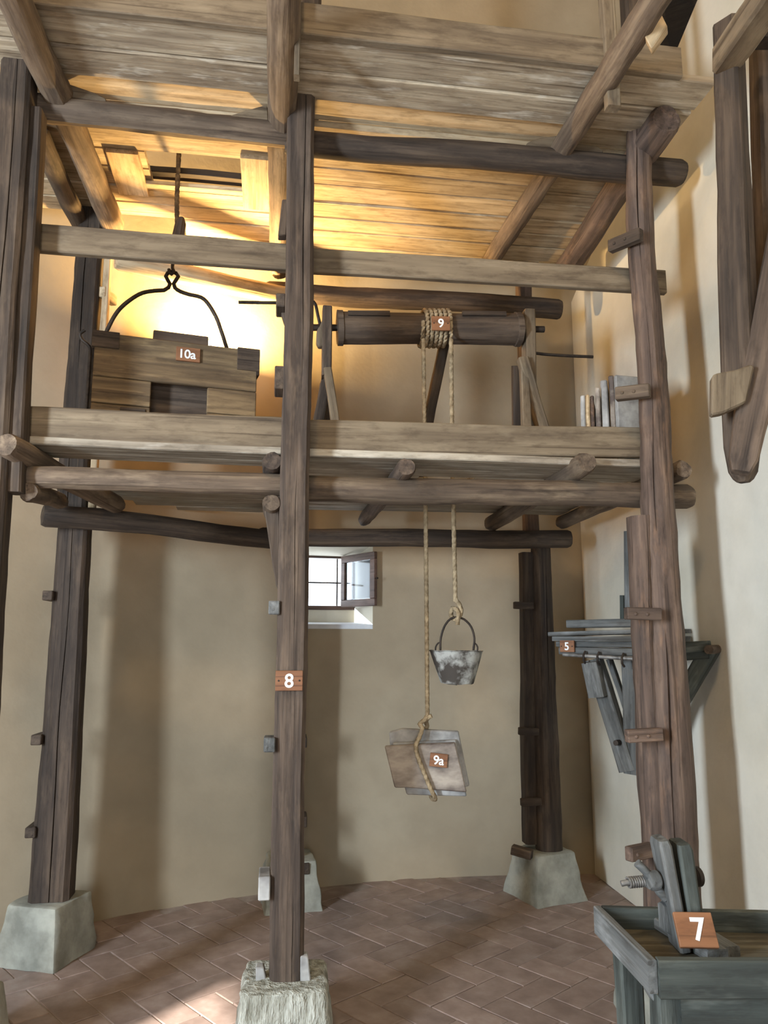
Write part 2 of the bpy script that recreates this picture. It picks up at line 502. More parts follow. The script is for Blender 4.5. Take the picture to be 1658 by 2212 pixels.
def window_one():
    s0, s1, z0, z1 = HOLES[0]
    D = 0.36
    b0, b1, c0, c1 = s0 + 0.05, s1 - 0.045, z0 + 0.125, z1 - 0.055
    root = tag(thing('window_1', 'small bright barred window deep in the curved wall, casement swung open', None, wall_pt((s0 + s1) / 2, z0)), kind='structure')
    A = [wall_pt(s0, z0), wall_pt(s1, z0), wall_pt(s1, z1), wall_pt(s0, z1)]
    B = [wall_pt(b0, c0, D), wall_pt(b1, c0, D), wall_pt(b1, c1, D), wall_pt(b0, c1, D)]
    # splayed plaster reveals and the sloping sill
    for nm, i, j, mt in (('sill', 0, 1, 'sill'), ('reveal', 1, 2, 'plaster2'), ('lintel', 2, 3, 'plaster2'), ('reveal', 3, 0, 'plaster2')):
        out = (A[i] + A[j] - A[(i + 2) % 4] - A[(j + 2) % 4]).normalized() * 0.03
        if nm == 'sill':                                    # flat shelf, then a riser up to the frame
            m0, m1 = wall_pt(b0, z0 + 0.02, D), wall_pt(b1, z0 + 0.02, D)
            prism('sill', [A[0], A[1], m1, m0], (0, 0, -0.03), 'sill', root, bev=0)
            prism('sill_riser', [m0, m1, B[1], B[0]], (wall_pt(0, 0, 1) - wall_pt(0, 0)) * 0.05, 'plaster2', root, bev=0)
        else:
            prism(nm, [A[i], A[j], B[j], B[i]], out, mt, root, bev=0)
    sm = (b0 + b1) / 2
    e = (wall_pt(sm + 0.01, 0) - wall_pt(sm - 0.01, 0)).normalized(); n = (wall_pt(sm, 0, 1) - wall_pt(sm, 0)).normalized()
    # fixed frame
    t = 0.03
    for p, q, upv in ((B[0], B[1], UP), (B[3], B[2], UP)):
        board('frame_rail', p + n * 0.01, q + n * 0.01, 0.04, t, 'frame', root, up=upv)
    for p, q in ((B[0], B[3]), (B[1], B[2])):
        board('frame_stile', p + n * 0.01, q + n * 0.01, 0.04, t, 'frame', root, up=e)
    # outside iron bars
    W_, H_ = (B[1] - B[0]).length, c1 - c0
    for f in (0.36, 0.80):
        p = B[0] + e * W_ * f + n * 0.10
        rod('bar', [p, p + UP * H_], 0.006, 'iron', root, step=0.2)
    p = B[0] + n * 0.10 + UP * H_ * 0.5
    rod('bar', [p, p + e * W_], 0.006, 'iron', root, step=0.2)
    # casement leaf swung into the room, hinged on the right stile
    hp = B[1] - n * 0.03 - e * 0.10 + UP * 0.0
    a = PY(811, 1250, hp.y - 0.335)
    d = V((a.x - hp.x, a.y - hp.y, 0)); wid = d.length; d.normalize(); nn = UP.cross(d)
    leaf = link('casement', cube_mesh('casement', wid, 0.028, 0.05, 0.004, (wid / 2, 0, 0.025)), 'frame', root, basis(hp, d, nn, UP))
    def bar(nm, x, z, sx, sz, mt='frame', th=0.028):
        link(nm, cube_mesh(nm, sx, th, sz, 0.003, (x, 0, z)), mt, leaf, basis(hp, d, nn, UP))
    bar('top_rail', wid / 2, H_ - 0.025, wid, 0.05)
    bar('stile', 0.025, H_ / 2, 0.05, H_ - 0.1)
    bar('stile', wid - 0.025, H_ / 2, 0.05, H_ - 0.1)
    bar('pane', wid / 2, H_ / 2, wid - 0.1, H_ - 0.1, 'glass', 0.004)
    k = hp + d * (wid - 0.006) + UP * H_ * 0.5
    rod('latch_knob', [k, k + d * 0.03], 0.006, 'iron', leaf)
window_one()

def build_right_wall():
    P0, P1 = V((1.40, 5.42)), V((1.40 + 0.12 * 5.2, 5.42 - 0.99 * 5.2))
    d = (P1 - P0); n = V((-d.y, d.x)).normalized()
    def top(p): return 4.72 + (3.77 - p.y) * 0.42
    pts = []
    N_ = 16
    verts, faces = [], []
    for side in (0, 0.22):
        for i in range(N_ + 1):
            p = P0 + d * (i / N_) + (n if n.x > 0 else -n) * side
            verts.append((p.x, p.y, 0)); verts.append((p.x, p.y, min(6.0, top(p))))
    m = 2 * (N_ + 1)
    for i in range(N_):
        a = 2 * i
        faces.append((a, a + 1, a + 3, a + 2)); faces.append((m + a, m + a + 2, m + a + 3, m + a + 1))
        faces.append((a + 1, m + a + 1, m + a + 3, a + 3))
    faces.append((2 * N_, 2 * N_ + 1, m + 2 * N_ + 1, m + 2 * N_))
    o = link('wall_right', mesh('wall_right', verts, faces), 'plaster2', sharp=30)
    tag(o, 'pale plaster partition wall with a sloping top edge', kind='structure')
build_right_wall()

def disc(name, z, mat, label, down=False):
    n = 96
    v = [(WC.x + (WR + 0.05) * math.sin(2 * math.pi * i / n), WC.y + (WR + 0.05) * math.cos(2 * math.pi * i / n), z) for i in range(n)]
    f = [tuple(range(n))] if down else [tuple(reversed(range(n)))]
    o = link(name, mesh(name, v, f), mat)
    return tag(o, label, kind='structure')
disc('ceiling', WH, 'plaster2', 'plain plaster ceiling high above', True)
floor = disc('floor', -0.005, 'grout', 'herringbone floor of worn terracotta tiles')

def tiles():
    tl, tw, g = 0.30, 0.15, 0.006
    def tm():
        return cube_mesh('tile', tl - g, tw - g, 0.02, 0.003, (0, 0, -0.01))
    shared = [tm() for _ in range(3)]
    ang = math.radians(-47)
    ca, sa = math.cos(ang), math.sin(ang)
    out = []
    for i in range(-60, 60):
        for j in range(-30, 30):
            # unit: horizontal tile at (i*tw + 2*tl*j...), classic herringbone translation (tw, tw) and (2*tl, 0) -> here (tl*2, 0)
            bx, by = i * tw + j * 2 * tl, i * tw
            for rot in (0, 1):
                if rot == 0: x, y = bx + tl / 2, by + tw / 2
                else: x, y = bx + tl + tw / 2, by + tw - tl / 2 + 0.0
                X, Y = x * ca - y * sa, x * sa + y * ca + 4.0
                if (V((X, Y)) - WC).length > WR - 0.02: continue
                if X > 1.40 + 0.12 * (5.42 - Y) + 0.02: continue
                if not (2.3 < Y < 5.6 and abs(X) < 0.62 * Y + 0.1): continue
                out.append((X, Y, ang + (math.pi / 2 if rot else 0)))
    vis = sorted(out, key=lambda q: (q[1] < 3.3, abs(q[1] - 3.6)))
    main, rest = vis[:300], vis[300:]
    for k, (X, Y, a) in enumerate(main):
        mw = Matrix.Translation((X, Y, random.uniform(-0.0015, 0.0015))) @ Matrix.Rotation(a, 4, 'Z') @ Matrix.Rotation(random.uniform(-.006, .006), 4, 'X')
        link('tile', shared[k % 3], 'tile', floor, mw, smooth=False)
    if rest:
        bm = bmesh.new()
        for (X, Y, a) in rest:
            mm = Matrix.Translation((X, Y, random.uniform(-0.0015, 0.0015))) @ Matrix.Rotation(a, 4, 'Z')
            b2 = bmesh.new(); b2.from_mesh(shared[0]); bmesh.ops.transform(b2, matrix=mm, verts=b2.verts)
            t = bpy.data.meshes.new('t'); b2.to_mesh(t); b2.free(); bm.from_mesh(t); bpy.data.meshes.remove(t)
        me = bpy.data.meshes.new('tile_field'); bm.to_mesh(me); bm.free()
        tag(link('tile_field', me, 'tile', floor, smooth=False), kind='stuff')
    print('TILES', len(main), len(rest))
tiles()

# ------------------------------------------------------------------ stone plinths
def plinth(label, pos, rot, top, bot, h, mat='stone', rough=0.012):
    bm = bmesh.new()
    n = 7
    cells = {}
    def P(fx, fy, fz):
        k = bot + (top - bot) * fz
        x, y, z = (fx - .5) * k, (fy - .5) * k, fz * h
        # rounded arrises
        q = V((x, y, z))
        r = mnoise.noise(q * 14 + V((pos.x * 7, pos.y * 5, 0))) * rough
        return (x * (1 + r / max(.1, k) * 2), y * (1 + r / max(.1, k) * 2), z + (r * 0.5 if fz > 0.01 else 0))
    def vert(i, j, k):
        key = (i, j, k)
        if key not in cells: cells[key] = bm.verts.new(P(i / n, j / n, k / n))
        return cells[key]
    for a in range(n):
        for b in range(n):
            bm.faces.new((vert(a, b, n), vert(a + 1, b, n), vert(a + 1, b + 1, n), vert(a, b + 1, n)))
            bm.faces.new((vert(a, 0, b), vert(a + 1, 0, b), vert(a + 1, 0, b + 1), vert(a, 0, b + 1)))
            bm.faces.new((vert(a + 1, n, b), vert(a, n, b), vert(a, n, b + 1), vert(a + 1, n, b + 1)))
            bm.faces.new((vert(0, a + 1, b), vert(0, a, b), vert(0, a, b + 1), vert(0, a + 1, b + 1)))
            bm.faces.new((vert(n, a, b), vert(n, a + 1, b), vert(n, a + 1, b + 1), vert(n, a, b + 1)))
    bmesh.ops.recalc_face_normals(bm, faces=bm.faces)
    edges = [e for e in bm.edges if len(e.link_faces) == 2 and e.calc_face_angle(0) > 0.9]
    bmesh.ops.bevel(bm, geom=edges, offset=0.012, segments=2, affect='EDGES', profile=0.5)
    me = bpy.data.meshes.new('stone_plinth'); bm.to_mesh(me); bm.free()
    o = link('stone_plinth', me, mat, None, Matrix.Translation((pos.x, pos.y, 0)) @ Matrix.Rotation(math.radians(rot), 4, 'Z'))
    return tag(o, label, 'plinth', 'stone plinths under the scaffold posts')
PH = 0.27
plinth('pale tooled stone plinth under the nearest post, the one carrying plaque 8', C, 6, 0.31, 0.38, PH, 'tooled', 0.02)
plinth('grey stone plinth under the rear post at the left', RL + V((-0.01, 0.0)), -14, 0.28, 0.345, PH)
plinth('grey stone plinth half hidden behind the foremost post', RC, 14, 0.27, 0.33, PH)
plinth('grey stone plinth in the far right corner with a loose wooden block on top', RR + V((0.0, 0.0)), 24, 0.27, 0.36, PH)
plinth('grey stone plinth standing behind the workbench', R, 4, 0.34, 0.42, PH)
plinth('stone plinth cut off at the left edge of the view', L + V((-0.07, 0)), 8, 0.29, 0.36, PH)

# ------------------------------------------------------------------ scaffold frame
scaf = thing('timber_scaffold', 'tall dark timber scaffold frame of posts, log beams and rails', 'scaffold', (C.x, C.y, PH))
FRONT = -N3                                                    # front face direction
zt = 4.05
def post(p, z0, z1, w, h, mat, name='post', top=None, **kw):
    a = xyz(p, z0); b = xyz(top if top is not None else p, z1)
    return timber(name, a, b, w, h, mat, scaf, up=FRONT, **kw)
postC = post(C, PH, zt, 0.124, 0.12, 'post', cracks={'f': [0.62], 'r': [0.4], 'l': [0.5]}, prof=[(0, 1.06, 1.06), (0.5, 0.98, 0.98), (1, 1.0, 1.0)])
postR = post(R + V((0.02, 0)), PH, zt, 0.165, 0.165, 'redpost', kind='log', cracks=[62], top=R + V((0.04, 0.02)),
             prof=[(0, 1.08, 1.08), (0.35, 1.0, 1.0), (0.6, 0.82, 0.82), (1, 0.74, 0.74)], wob=0.012, rough=0.006)
prR = timber('prop', xyz(R + V((-0.075, 0.02)), PH), xyz(R + V((-0.06, 0.02)), 2.09), 0.10, 0.13, 'redpost', scaf, up=FRONT, kind='log', wob=0.012, rough=0.006, cracks=[100])
Ltop = PFL(42, 130); Lbot = PFL(-38, 1420)
dl = (Lbot - Ltop) / (Lbot.z - Ltop.z)
postL = timber('post', Ltop + dl * (PH - Ltop.z), Ltop + dl * (zt - Ltop.z), 0.125, 0.12, 'darkbeam', scaf, up=FRONT, cracks={'f': [0.6]})
timber('prop', Ltop + dl * (2.12 - Ltop.z) + E3 * 0.085 + N3 * 0.02, Ltop + dl * (3.8 - Ltop.z) + E3 * 0.08 + N3 * 0.02, 0.055, 0.09, 'darkbeam', scaf, up=FRONT)
postRL = post(RL, PH, 2.14, 0.17, 0.15, 'post', top=RL + V((-0.005, 0)), cracks={'f': [0.52], 'r': [0.5]}, prof=[(0, 1.12, 1.1), (1, 0.9, 0.95)])
postRLu = post(RL + V((-0.03, 0.02)), 2.14, 4.02, 0.145, 0.12, 'darkbeam', cracks={'f': [0.4]}, prof=[(0, 1.05, 1), (1, 0.92, 1)])
timber('batten', xyz(RL + V((0.075, 0.02)), 2.2), xyz(RL + V((0.07, 0.02)), 3.95), 0.035, 0.05, 'pale', scaf, up=FRONT)
postRC = post(RC, PH, 4.0, 0.13, 0.13, 'post', cracks={'f': [0.5]})
postRR = post(RR + V((0.035, 0)), PH, 2.20, 0.15, 0.15, 'darkbeam', kind='log', wob=0.012, rough=0.006, cracks=[95], prof=[(0, 1.1, 1.1), (1, 0.85, 0.85)])
timber('prop', xyz(RR + V((-0.075, 0.02)), PH + 0.03), xyz(RR + V((-0.05, 0.02)), 2.10), 0.085, 0.10, 'darkbeam', scaf, up=FRONT)
postRRu = post(RR + V((-0.01, 0.03)), 2.20, 4.0, 0.095, 0.09, 'redpost')

# front log beams, rear log beams, rails
def two(f, u0, y0, u1, y1, off): return f(u0, y0, off), f(u1, y1, off)
a, b = two(PFL, -40, 1029, 640, 1048, 0.075); log('log_beam', a, b, 0.094, 'beam', scaf, wob=0.008)
a, b = two(PFR, 600, 1052, 1492, 1073, 0.115); log('log_beam', a, b, 0.115, 'beam', scaf, wob=0.010)
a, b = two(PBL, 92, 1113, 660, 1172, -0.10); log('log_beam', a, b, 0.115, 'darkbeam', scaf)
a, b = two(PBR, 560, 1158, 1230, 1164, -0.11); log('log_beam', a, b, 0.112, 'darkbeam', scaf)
a, b = two(PFL, -30, 222, 640, 294, 0.10); log('log_beam', a, b, 0.115, 'beam', scaf, wob=0.008)
a, b = two(PFR, 615, 303, 1470, 375, 0.12); log('log_beam', a, b, 0.125, 'darkbeam', scaf, d1=0.14)
a, b = two(PBL, 250, 560, 640, 645, -0.10); log('log_beam', a, b, 0.12, 'pale', scaf)  # lamplight on this log is put into its pale colour
a, b = two(PBR, 575, 628, 1210, 668, -0.11); log('log_beam', a, b, 0.13, 'darkbeam', scaf, d1=0.14)
a, b = two(PFL, 40, 512, 650, 560, 0.095); board('rail', a, b, 0.035, 0.128, 'board', scaf)
a, b = two(PFR, 600, 560, 1434, 612, 0.115); board('rail', a, b, 0.035, 0.118, 'board', scaf)

# knee bracket on the middle post
kp = [PFL(x, y, 0.0) for x, y in ((571, 1100), (603, 1098), (603, 1280), (596, 1262), (588, 1218), (578, 1150))]
prism('knee_bracket', kp, N3 * 0.07, 'tool', scaf)
a = PFL(586, 1085, -0.05); log('peg', a, a + N3 * 0.30, 0.075, 'beam', scaf, wob=0.004)

# ladder cleats nailed to the posts
def cleat(parent, p, d, length, wd, ht, mat, nails=0):
    """short wooden rung centred on p, pointing along d"""
    d = V(d).normalized()
    me = cube_mesh('cleat', length, wd, ht, 0.004)
    bm = bmesh.new(); bm.from_mesh(me)
    for k in range(nails):
        x = length * (-0.28 + 0.34 * k)
        r = bmesh.ops.create_uvsphere(bm, u_segments=8, v_segments=6, radius=0.008)
        bmesh.ops.translate(bm, verts=r['verts'], vec=(x, -wd / 2, -0.002))
    bm.to_mesh(me); bm.free()
    y = UP.cross(d).normalized()
    mw = basis(p, d, y, UP) @ Matrix.Rotation(random.uniform(-.06, .06), 4, 'Y')
    return link('cleat', me, mat, parent, mw)
for u, y in ((592, 1313), (582, 1606)):
    cleat(postC, PFR(u, y, 0.0), N3, 0.16, 0.045, 0.055, 'greytool')
cleat(postC, PFR(571, 1908, 0.0) , N3, 0.15, 0.045, 0.085, 'slabedge')
for u, y in ((603, 825), (606, 660)):
    cleat(postC, PFR(u, y, 0.03), N3, 0.14, 0.04, 0.10 if y > 700 else 0.06, 'tool')
prism('cleat', [PFL(x, y, 0.03) for x, y in ((609, 430), (624, 430), (618, 508), (600, 508))], N3 * 0.05, 'tool', postC)
prism('cleat', [PFL(x, y, 0.04) for x, y in ((595, 634), (625, 634), (625, 720), (612, 690))], N3 * 0.05, 'tool', postC)
for u, y in ((112, 1288), (88, 1595), (76, 1790)):
    cleat(postRL, PY(u, y, RL.y - 0.03), N3, 0.17, 0.05, 0.05, 'tool')
cleat(postRL, PY(233, 640, RL.y + 0.06), N3 + E3 * 0.3, 0.14, 0.04, 0.06, 'pale')
for u, y in ((1130, 1308), (1141, 1580), (1146, 1732)):
    cleat(postRR, PY(u, y, RR.y - 0.10), E3, 0.125, 0.04, 0.045, 'darkbeam', 0)
for u, y in ((655, 1600), (655, 1770), (660, 1870)):
    cleat(postRC, PY(u - 4, y, RC.y - 0.06), N3, 0.14, 0.06, 0.06, 'darkbeam')
for u, y, t in ((1388, 1326, 0), (1390, 1588, 0.06)):
    o = cleat(postR, PFR(u, y, -0.105), E3, 0.155, 0.04, 0.052, 'redpost', 2)
cleat(postR, PFR(1366, 848, -0.06), E3 * 0.8 - N3 * 0.6, 0.15, 0.045, 0.06, 'beam', 2)
cleat(postR, PFR(1350, 520, -0.03), E3 * 0.5 - N3 * 0.8 , 0.17, 0.04, 0.06, 'tool', 2)
cleat(postR, PFR(1382, 1840, -0.10), E3 * 0.9 + N3 * 0.4, 0.14, 0.04, 0.055, 'redpost', 1)
blk = board('wooden_block', PY(1106, 1838, RR.y - 0.12), PY(1148, 1850, RR.y - 0.17), 0.06, 0.05, 'tool')
blk.location.z = PH + 0.027
tag(blk, 'loose wooden block lying on the far right stone plinth', 'block')
# wedges in the socket of the front plinth
for k, (u, y, h, mt) in enumerate(((660, 2092, 0.09, 'fresh'), (564, 2112, 0.05, 'pale'))):
    p = PY(u, y, C.y - 0.045); p.z = PH - 0.004
    o = prism('wedge', [p + E3 * -0.02, p + E3 * 0.02, p + E3 * 0.008 + UP * h, p + E3 * -0.022 + UP * h], N3 * 0.05, 'slabedge')
    tag(o, ('thin pale wedge' if k == 0 else 'small pale wedge') + (' driven in at the right of the foremost post foot' if k == 0 else ' driven in at the left of the foremost post foot'), 'wedge')

# ------------------------------------------------------------------ lower deck
ZL = 2.335                                                     # underside of its planks
lower = thing('lower_deck', 'lower plank deck carrying the wooden box and the winch', 'deck', (C.x, C.y + 0.1, ZL))
O2 = V((C.x, C.y)) + Nn * 0.06
EL = (C - L).normalized(); NL = V((-EL.y, EL.x))
def dpt(s, t, z): 
    p = O2 + E * s + Nn * t; return V((p.x, p.y, z))
a, b = two(PFL, 22, 914, 652, 940, 0.09); board('toe_board', a, b, 0.035, 0.142, 'board', lower, wob=0.004)
a, b = two(PFR, 612, 943, 1384, 956, 0.10); board('toe_board', a, b, 0.035, 0.142, 'board', lower, wob=0.004)
rows = [(0.0, 0.20), (0.205, 0.36), (0.365, 0.55), (0.555, 0.73), (0.735, 0.90), (0.905, 1.08), (1.085, 1.26), (1.265, 1.44)]
for i, (t0, t1) in enumerate(rows):
    tm = (t0 + t1) / 2
    segs = [(-0.06, 0.70), (0.92, 1.72)] if 2 <= i <= 4 else [(-0.06, 1.70 + random.uniform(-.05, .05))]
    if i in (2, 3): segs = [(-0.06, 0.62), (0.90, 1.70)] if i == 2 else segs
    for s0, s1 in segs:
        z = ZL + 0.018 + random.uniform(-0.004, 0.004)
        board('plank', dpt(s0, tm, z), dpt(s1, tm, z), t1 - t0, 0.034, 'under', lower)
def lpt(s, t, z):                                              # left bay: s runs back from the middle post to the left
    p = V((C.x, C.y)) + NL * (0.06 + t) - EL * s; return V((p.x, p.y, z))
for i, (t0, t1, s1) in enumerate([(0.0, 0.13, 1.36), (0.135, 0.245, 1.34), (0.80, 0.98, 1.25), (0.985, 1.14, 1.2), (1.145, 1.30, 1.05), (1.305, 1.46, 0.85), (1.465, 1.60, 0.62)]):
    tm = (t0 + t1) / 2; z = ZL + 0.018
    board('plank', lpt(0.0 if i < 2 else -0.02, tm, z), lpt(s1, tm, z), t1 - t0, 0.034, 'under', lower)
# joists, round ends showing at the front
def joist(u, y, l, d, mat='beam', dirn=N3, off=-0.02, d1=None, parent=lower, z=None, name='joist'):
    p = PFR(u, y, off)
    if z is not None: p.z = z
    return log(name, p, p + V(dirn) * l + V((0, 0, (ZL - 0.5 * d - p.z) if z is None else 0)), d, mat, parent, d1=d1, wob=0.008, cracks=())
joist(876, 1007, 1.55, 0.085, 'post', off=0.0)
joist(1268, 998, 1.60, 0.10, 'beam', off=-0.03)
joist(1476, 1014, 1.55, 0.088, 'beam', off=0.0)
joist(586, 995, 1.5, 0.085, 'post', off=0.0)
p = PFL(14, 962, -0.10); log('joist', p, PBL(252, 1092, -0.16), 0.10, 'beam', lower, wob=0.006)
log('joist', PFL(60, 1062, 0.03), PBL(128, 1082, -0.20), 0.08, 'beam', lower, wob=0.006)

# ------------------------------------------------------------------ upper deck
ZU = 3.99
upper = thing('upper_deck', 'upper plank deck overhead with round projecting joists and a square hatch', 'deck', (C.x, 2.8, ZU))
EU = V((0.989, 0.147)); NU = V((-0.147, 0.989)); OU = V((-1.36, 2.66))
def upt(s, t, z):
    p = OU + EU * s + NU * t; return V((p.x, p.y, z))
def upx(u, y, z=ZU):                                           # picture point on the underside -> deck coordinates
    p = PZ(u, y, z); q = V((p.x, p.y)) - OU; return q.dot(EU), q.dot(NU)
board('toe_board', upt(-0.40, -0.012, ZU + 0.075), upt(1.02, -0.012, ZU + 0.075), 0.035, 0.150, 'board', upper)
board('toe_board', upt(1.025, -0.012, ZU + 0.072), upt(2.70, -0.012, ZU + 0.072), 0.035, 0.145, 'board', upper)
hs0, ht0 = upx(312, 330); hs1, _ = upx(520, 345); _, ht1 = upx(420, 392)
rowsU = [(0.0, 0.185), (0.19, 0.365), (0.37, 0.535), (0.54, 0.70), (0.705, 0.865), (0.87, 1.02), (1.025, 1.19), (1.195, 1.35), (1.355, 1.50), (1.505, 1.68), (1.685, 1.88)]
send = 2.86
for i, (t0, t1) in enumerate(rowsU):
    tm = (t0 + t1) / 2
    mat = 'peel' if i < 2 else 'pale'
    z = ZU + 0.021 + (0.0 if i != 2 else 0.02) + random.uniform(-0.007, 0.005)
    left0 = -0.62
    cuts = []
    mid = 0.985 + random.uniform(-0.02, 0.02)
    if t1 > ht0 and t0 < ht1 + 0.02: cuts = [(left0, hs0), (hs1, mid)]
    elif t0 < 1.45: cuts = [(left0, mid)]
    else: cuts = [(0.15 + 0.25 * (i - 8), mid)]
    cuts.append((mid + 0.004, send + random.uniform(-0.015, 0.015) - (0.2 if i == 10 else 0)))
    for s0, s1 in cuts:
        if s1 - s0 > 0.05:
            board('plank', upt(s0, tm, z), upt(s1, tm, z), t1 - t0 - 0.005, 0.036, mat, upper, wob=0.003, rough=0.002)
# hatch frame and cover boards
for (u0, y0, u1, y1, wd) in ((262, 330, 282, 420, 0.16), (552, 343, 552, 452, 0.15)):
    s0, t0 = upx(u0, y0, ZU - 0.02); s1, t1 = upx(u1, y1, ZU - 0.02)
    board('hatch_batten', upt(s0, t0, ZU - 0.014), upt(s0, t1, ZU - 0.014), wd, 0.024, 'fresh' if u0 < 300 else 'pale', upper)
s0, t0 = upx(280, 415, ZU - 0.02); board('hatch_batten', upt(hs0 - 0.06, ht1 + 0.045, ZU - 0.012), upt(hs1 + 0.02, ht1 + 0.045, ZU - 0.012), 0.05, 0.022, 'pale', upper)

timber('hatch_shade_bar', upt(hs0 - 0.25, ht1 + 0.05, ZU + 0.06), upt(hs1 + 0.2, ht1 + 0.05, ZU + 0.06), 0.08, 0.035, 'darkbeam', upper)  # added bar, only there to make the slit behind the hatch look dark
zj = ZU - 0.065
def ujoist(u0, y0, u1, y1, d, mat, front, back, d1=None, cr=()):
    """round joist under the planks through two picture points"""
    a = PZ(u0, y0, zj); b = PZ(u1, y1, zj); e = (b - a).normalized()
    return log('joist', a - e * front, b + e * back, d, mat, upper, d1=d1, wob=0.010, cracks=cr)
ujoist(75, 90, 205, 390, 0.125, 'beam', 0.5, 0.45, cr=[80])
ujoist(608, 100, 604, 420, 0.125, 'beam', 0.6, 0.9, cr=[40])
ujoist(1340, 120, 1120, 470, 0.115, 'beam', 0.5, 0.7, cr=[120])
ujoist(1436, 262, 1275, 500, 0.15, 'redpost', 0.02, 0.55)
ujoist(88, 300, 165, 465, 0.10, 'beam', 0.05, 0.15)
# chocks that keep the joists from rolling on the front beam
for pts, off in ((((131, 180), (150, 181), (205, 200), (228, 212), (231, 222), (131, 208)), 0.06),
                 (((487, 252), (530, 238), (570, 227), (578, 230), (579, 262)), 0.06),
                 (((1138, 308), (1160, 299), (1203, 292), (1207, 322), (1136, 314)), 0.07),
                 (((1240, 310), (1290, 315), (1303, 326), (1300, 332), (1238, 326)), 0.07)):
    f = PFL if pts[0][0] < 650 else PFR
    prism('chock', [f(x, y, off) for x, y in pts], N3 * 0.07, 'board', upper)
# upright battens nailed to the front edge
p = PY(1322, 236, 2.985); board('guard_post', p, p + UP * 1.3, 0.06, 0.05, 'board', upper, up=FRONT)
p = PY(641, 168, 2.74); board('guard_post', p, p + UP * 1.2, 0.022, 0.04, 'board', upper, up=FRONT)
p = PY(1366, 112, 3.35); p.z = ZU + 0.04; timber('guard_post', p, p + UP * 1.6, 0.085, 0.08, 'darkbeam', upper, up=FRONT)
p = PY(668, 25, 3.45); p.z = ZU + 0.04; timber('guard_post', p, p + UP * 1.6, 0.11, 0.10, 'darkbeam', upper, up=FRONT)
prism('plank_end', [PY(u, y, 2.66) for u, y in ((1420, 14), (1441, 57), (1406, 105), (1387, 68))], V((0.022, 0.05, 0.01)), 'fresh', upper)

# ------------------------------------------------------------------ hoisted wooden box
ba = math.radians(19)
BE = V((math.cos(ba), math.sin(ba), 0)); BN = V((-BE.y, BE.x, 0))
b0 = PY(206, 716, 3.46)                                        # front top left corner
BW, BH, BD = 0.77, 0.50, 0.42
box = thing('hoist_box', 'old wooden lifting box with an iron bail and a square front opening', 'box', b0 + BE * BW / 2 + BN * BD / 2 - UP * BH)
def bp(x, y, z): return b0 + BE * x + BN * y - UP * z           # x right, y back, z down from the front top left corner
ow0, ow1, oz0 = 0.265, 0.53, 0.215                               # square opening in the front
def bpanel(name, x0, x1, y0, y1, z0, z1, mat='box', parent=box, bev=0.004):
    c = bp((x0 + x1) / 2, (y0 + y1) / 2, (z0 + z1) / 2)
    return link(name, cube_mesh(name, x1 - x0, y1 - y0, z1 - z0, bev), mat, parent, basis(c, BE, BN, UP))
bpanel('front_board', 0, BW, 0, 0.03, 0, oz0)
bpanel('front_board', 0, ow0, 0, 0.03, oz0 + 0.003, 0.345)
bpanel('front_board', 0, ow0, 0, 0.03, 0.348, BH)
bpanel('front_board', ow1, BW, 0, 0.03, oz0 + 0.003, 0.345)
bpanel('front_board', ow1, BW, 0, 0.03, 0.348, BH)
bpanel('back_board', 0, BW, BD - 0.03, BD, 0, BH)
bpanel('side_board', 0, 0.03, 0.03, BD - 0.03, 0, BH)
bpanel('side_board', BW - 0.03, BW, 0.03, BD - 0.03, 0, BH)
bpanel('bottom_board', 0.03, BW - 0.03, 0.03, BD - 0.03, BH - 0.03, BH)
bpanel('inner_panel', ow0 - 0.03, ow1 + 0.03, 0.10, 0.125, 0.10, BH - 0.03, 'tool')
bpanel('standing_block', 0.265, 0.535, 0.10, 0.15, -0.085, 0.12, 'tool')
for (x0, x1, z0, z1) in ((-0.012, 0.11, -0.006, 0.075), (BW - 0.10, BW + 0.012, -0.006, 0.11), (0.13, 0.245, 0.36, 0.45)):
    bpanel('iron_strap', x0, x1, -0.008, 0.02, z0, z1, 'darkbeam', bev=0.002)
bpanel('iron_strap', BW - 0.004, BW + 0.012, -0.004, 0.10, 0.0, 0.13, 'iron', bev=0.002)
bpanel('iron_strap', -0.012, 0.004, 0.06, 0.11, 0.03, 0.45, 'iron', bev=0.002)
# side hook
rod('side_hook', [bp(-0.02, 0.05, z) + BE * x for x, z in ((0.0, 0.40), (0.0, 0.12), (-0.005, 0.06), (-0.04, 0.03), (-0.05, 0.0), (-0.03, -0.02))], 0.008, 'iron', box)
# bail
by = BD * 0.5
def bpx(u, y): return PLINE(u, y, bp(0, by, 0), bp(BW, by, 0))
pts = [bpx(u, y) for u, y in ((214, 760), (232, 712), (258, 668), (300, 636), (335, 628), (354, 627), (364, 621), (367, 613), (362, 605), (358, 597), (362, 590), (370, 587))]
pts2 = [bpx(u, y) for u, y in ((371, 587), (380, 590), (385, 597), (380, 605), (375, 613), (378, 622), (390, 630), (408, 636), (440, 646), (464, 680), (478, 716), (492, 760))]
rod('bail', pts + pts2[1:], 0.0105, 'iron', box)

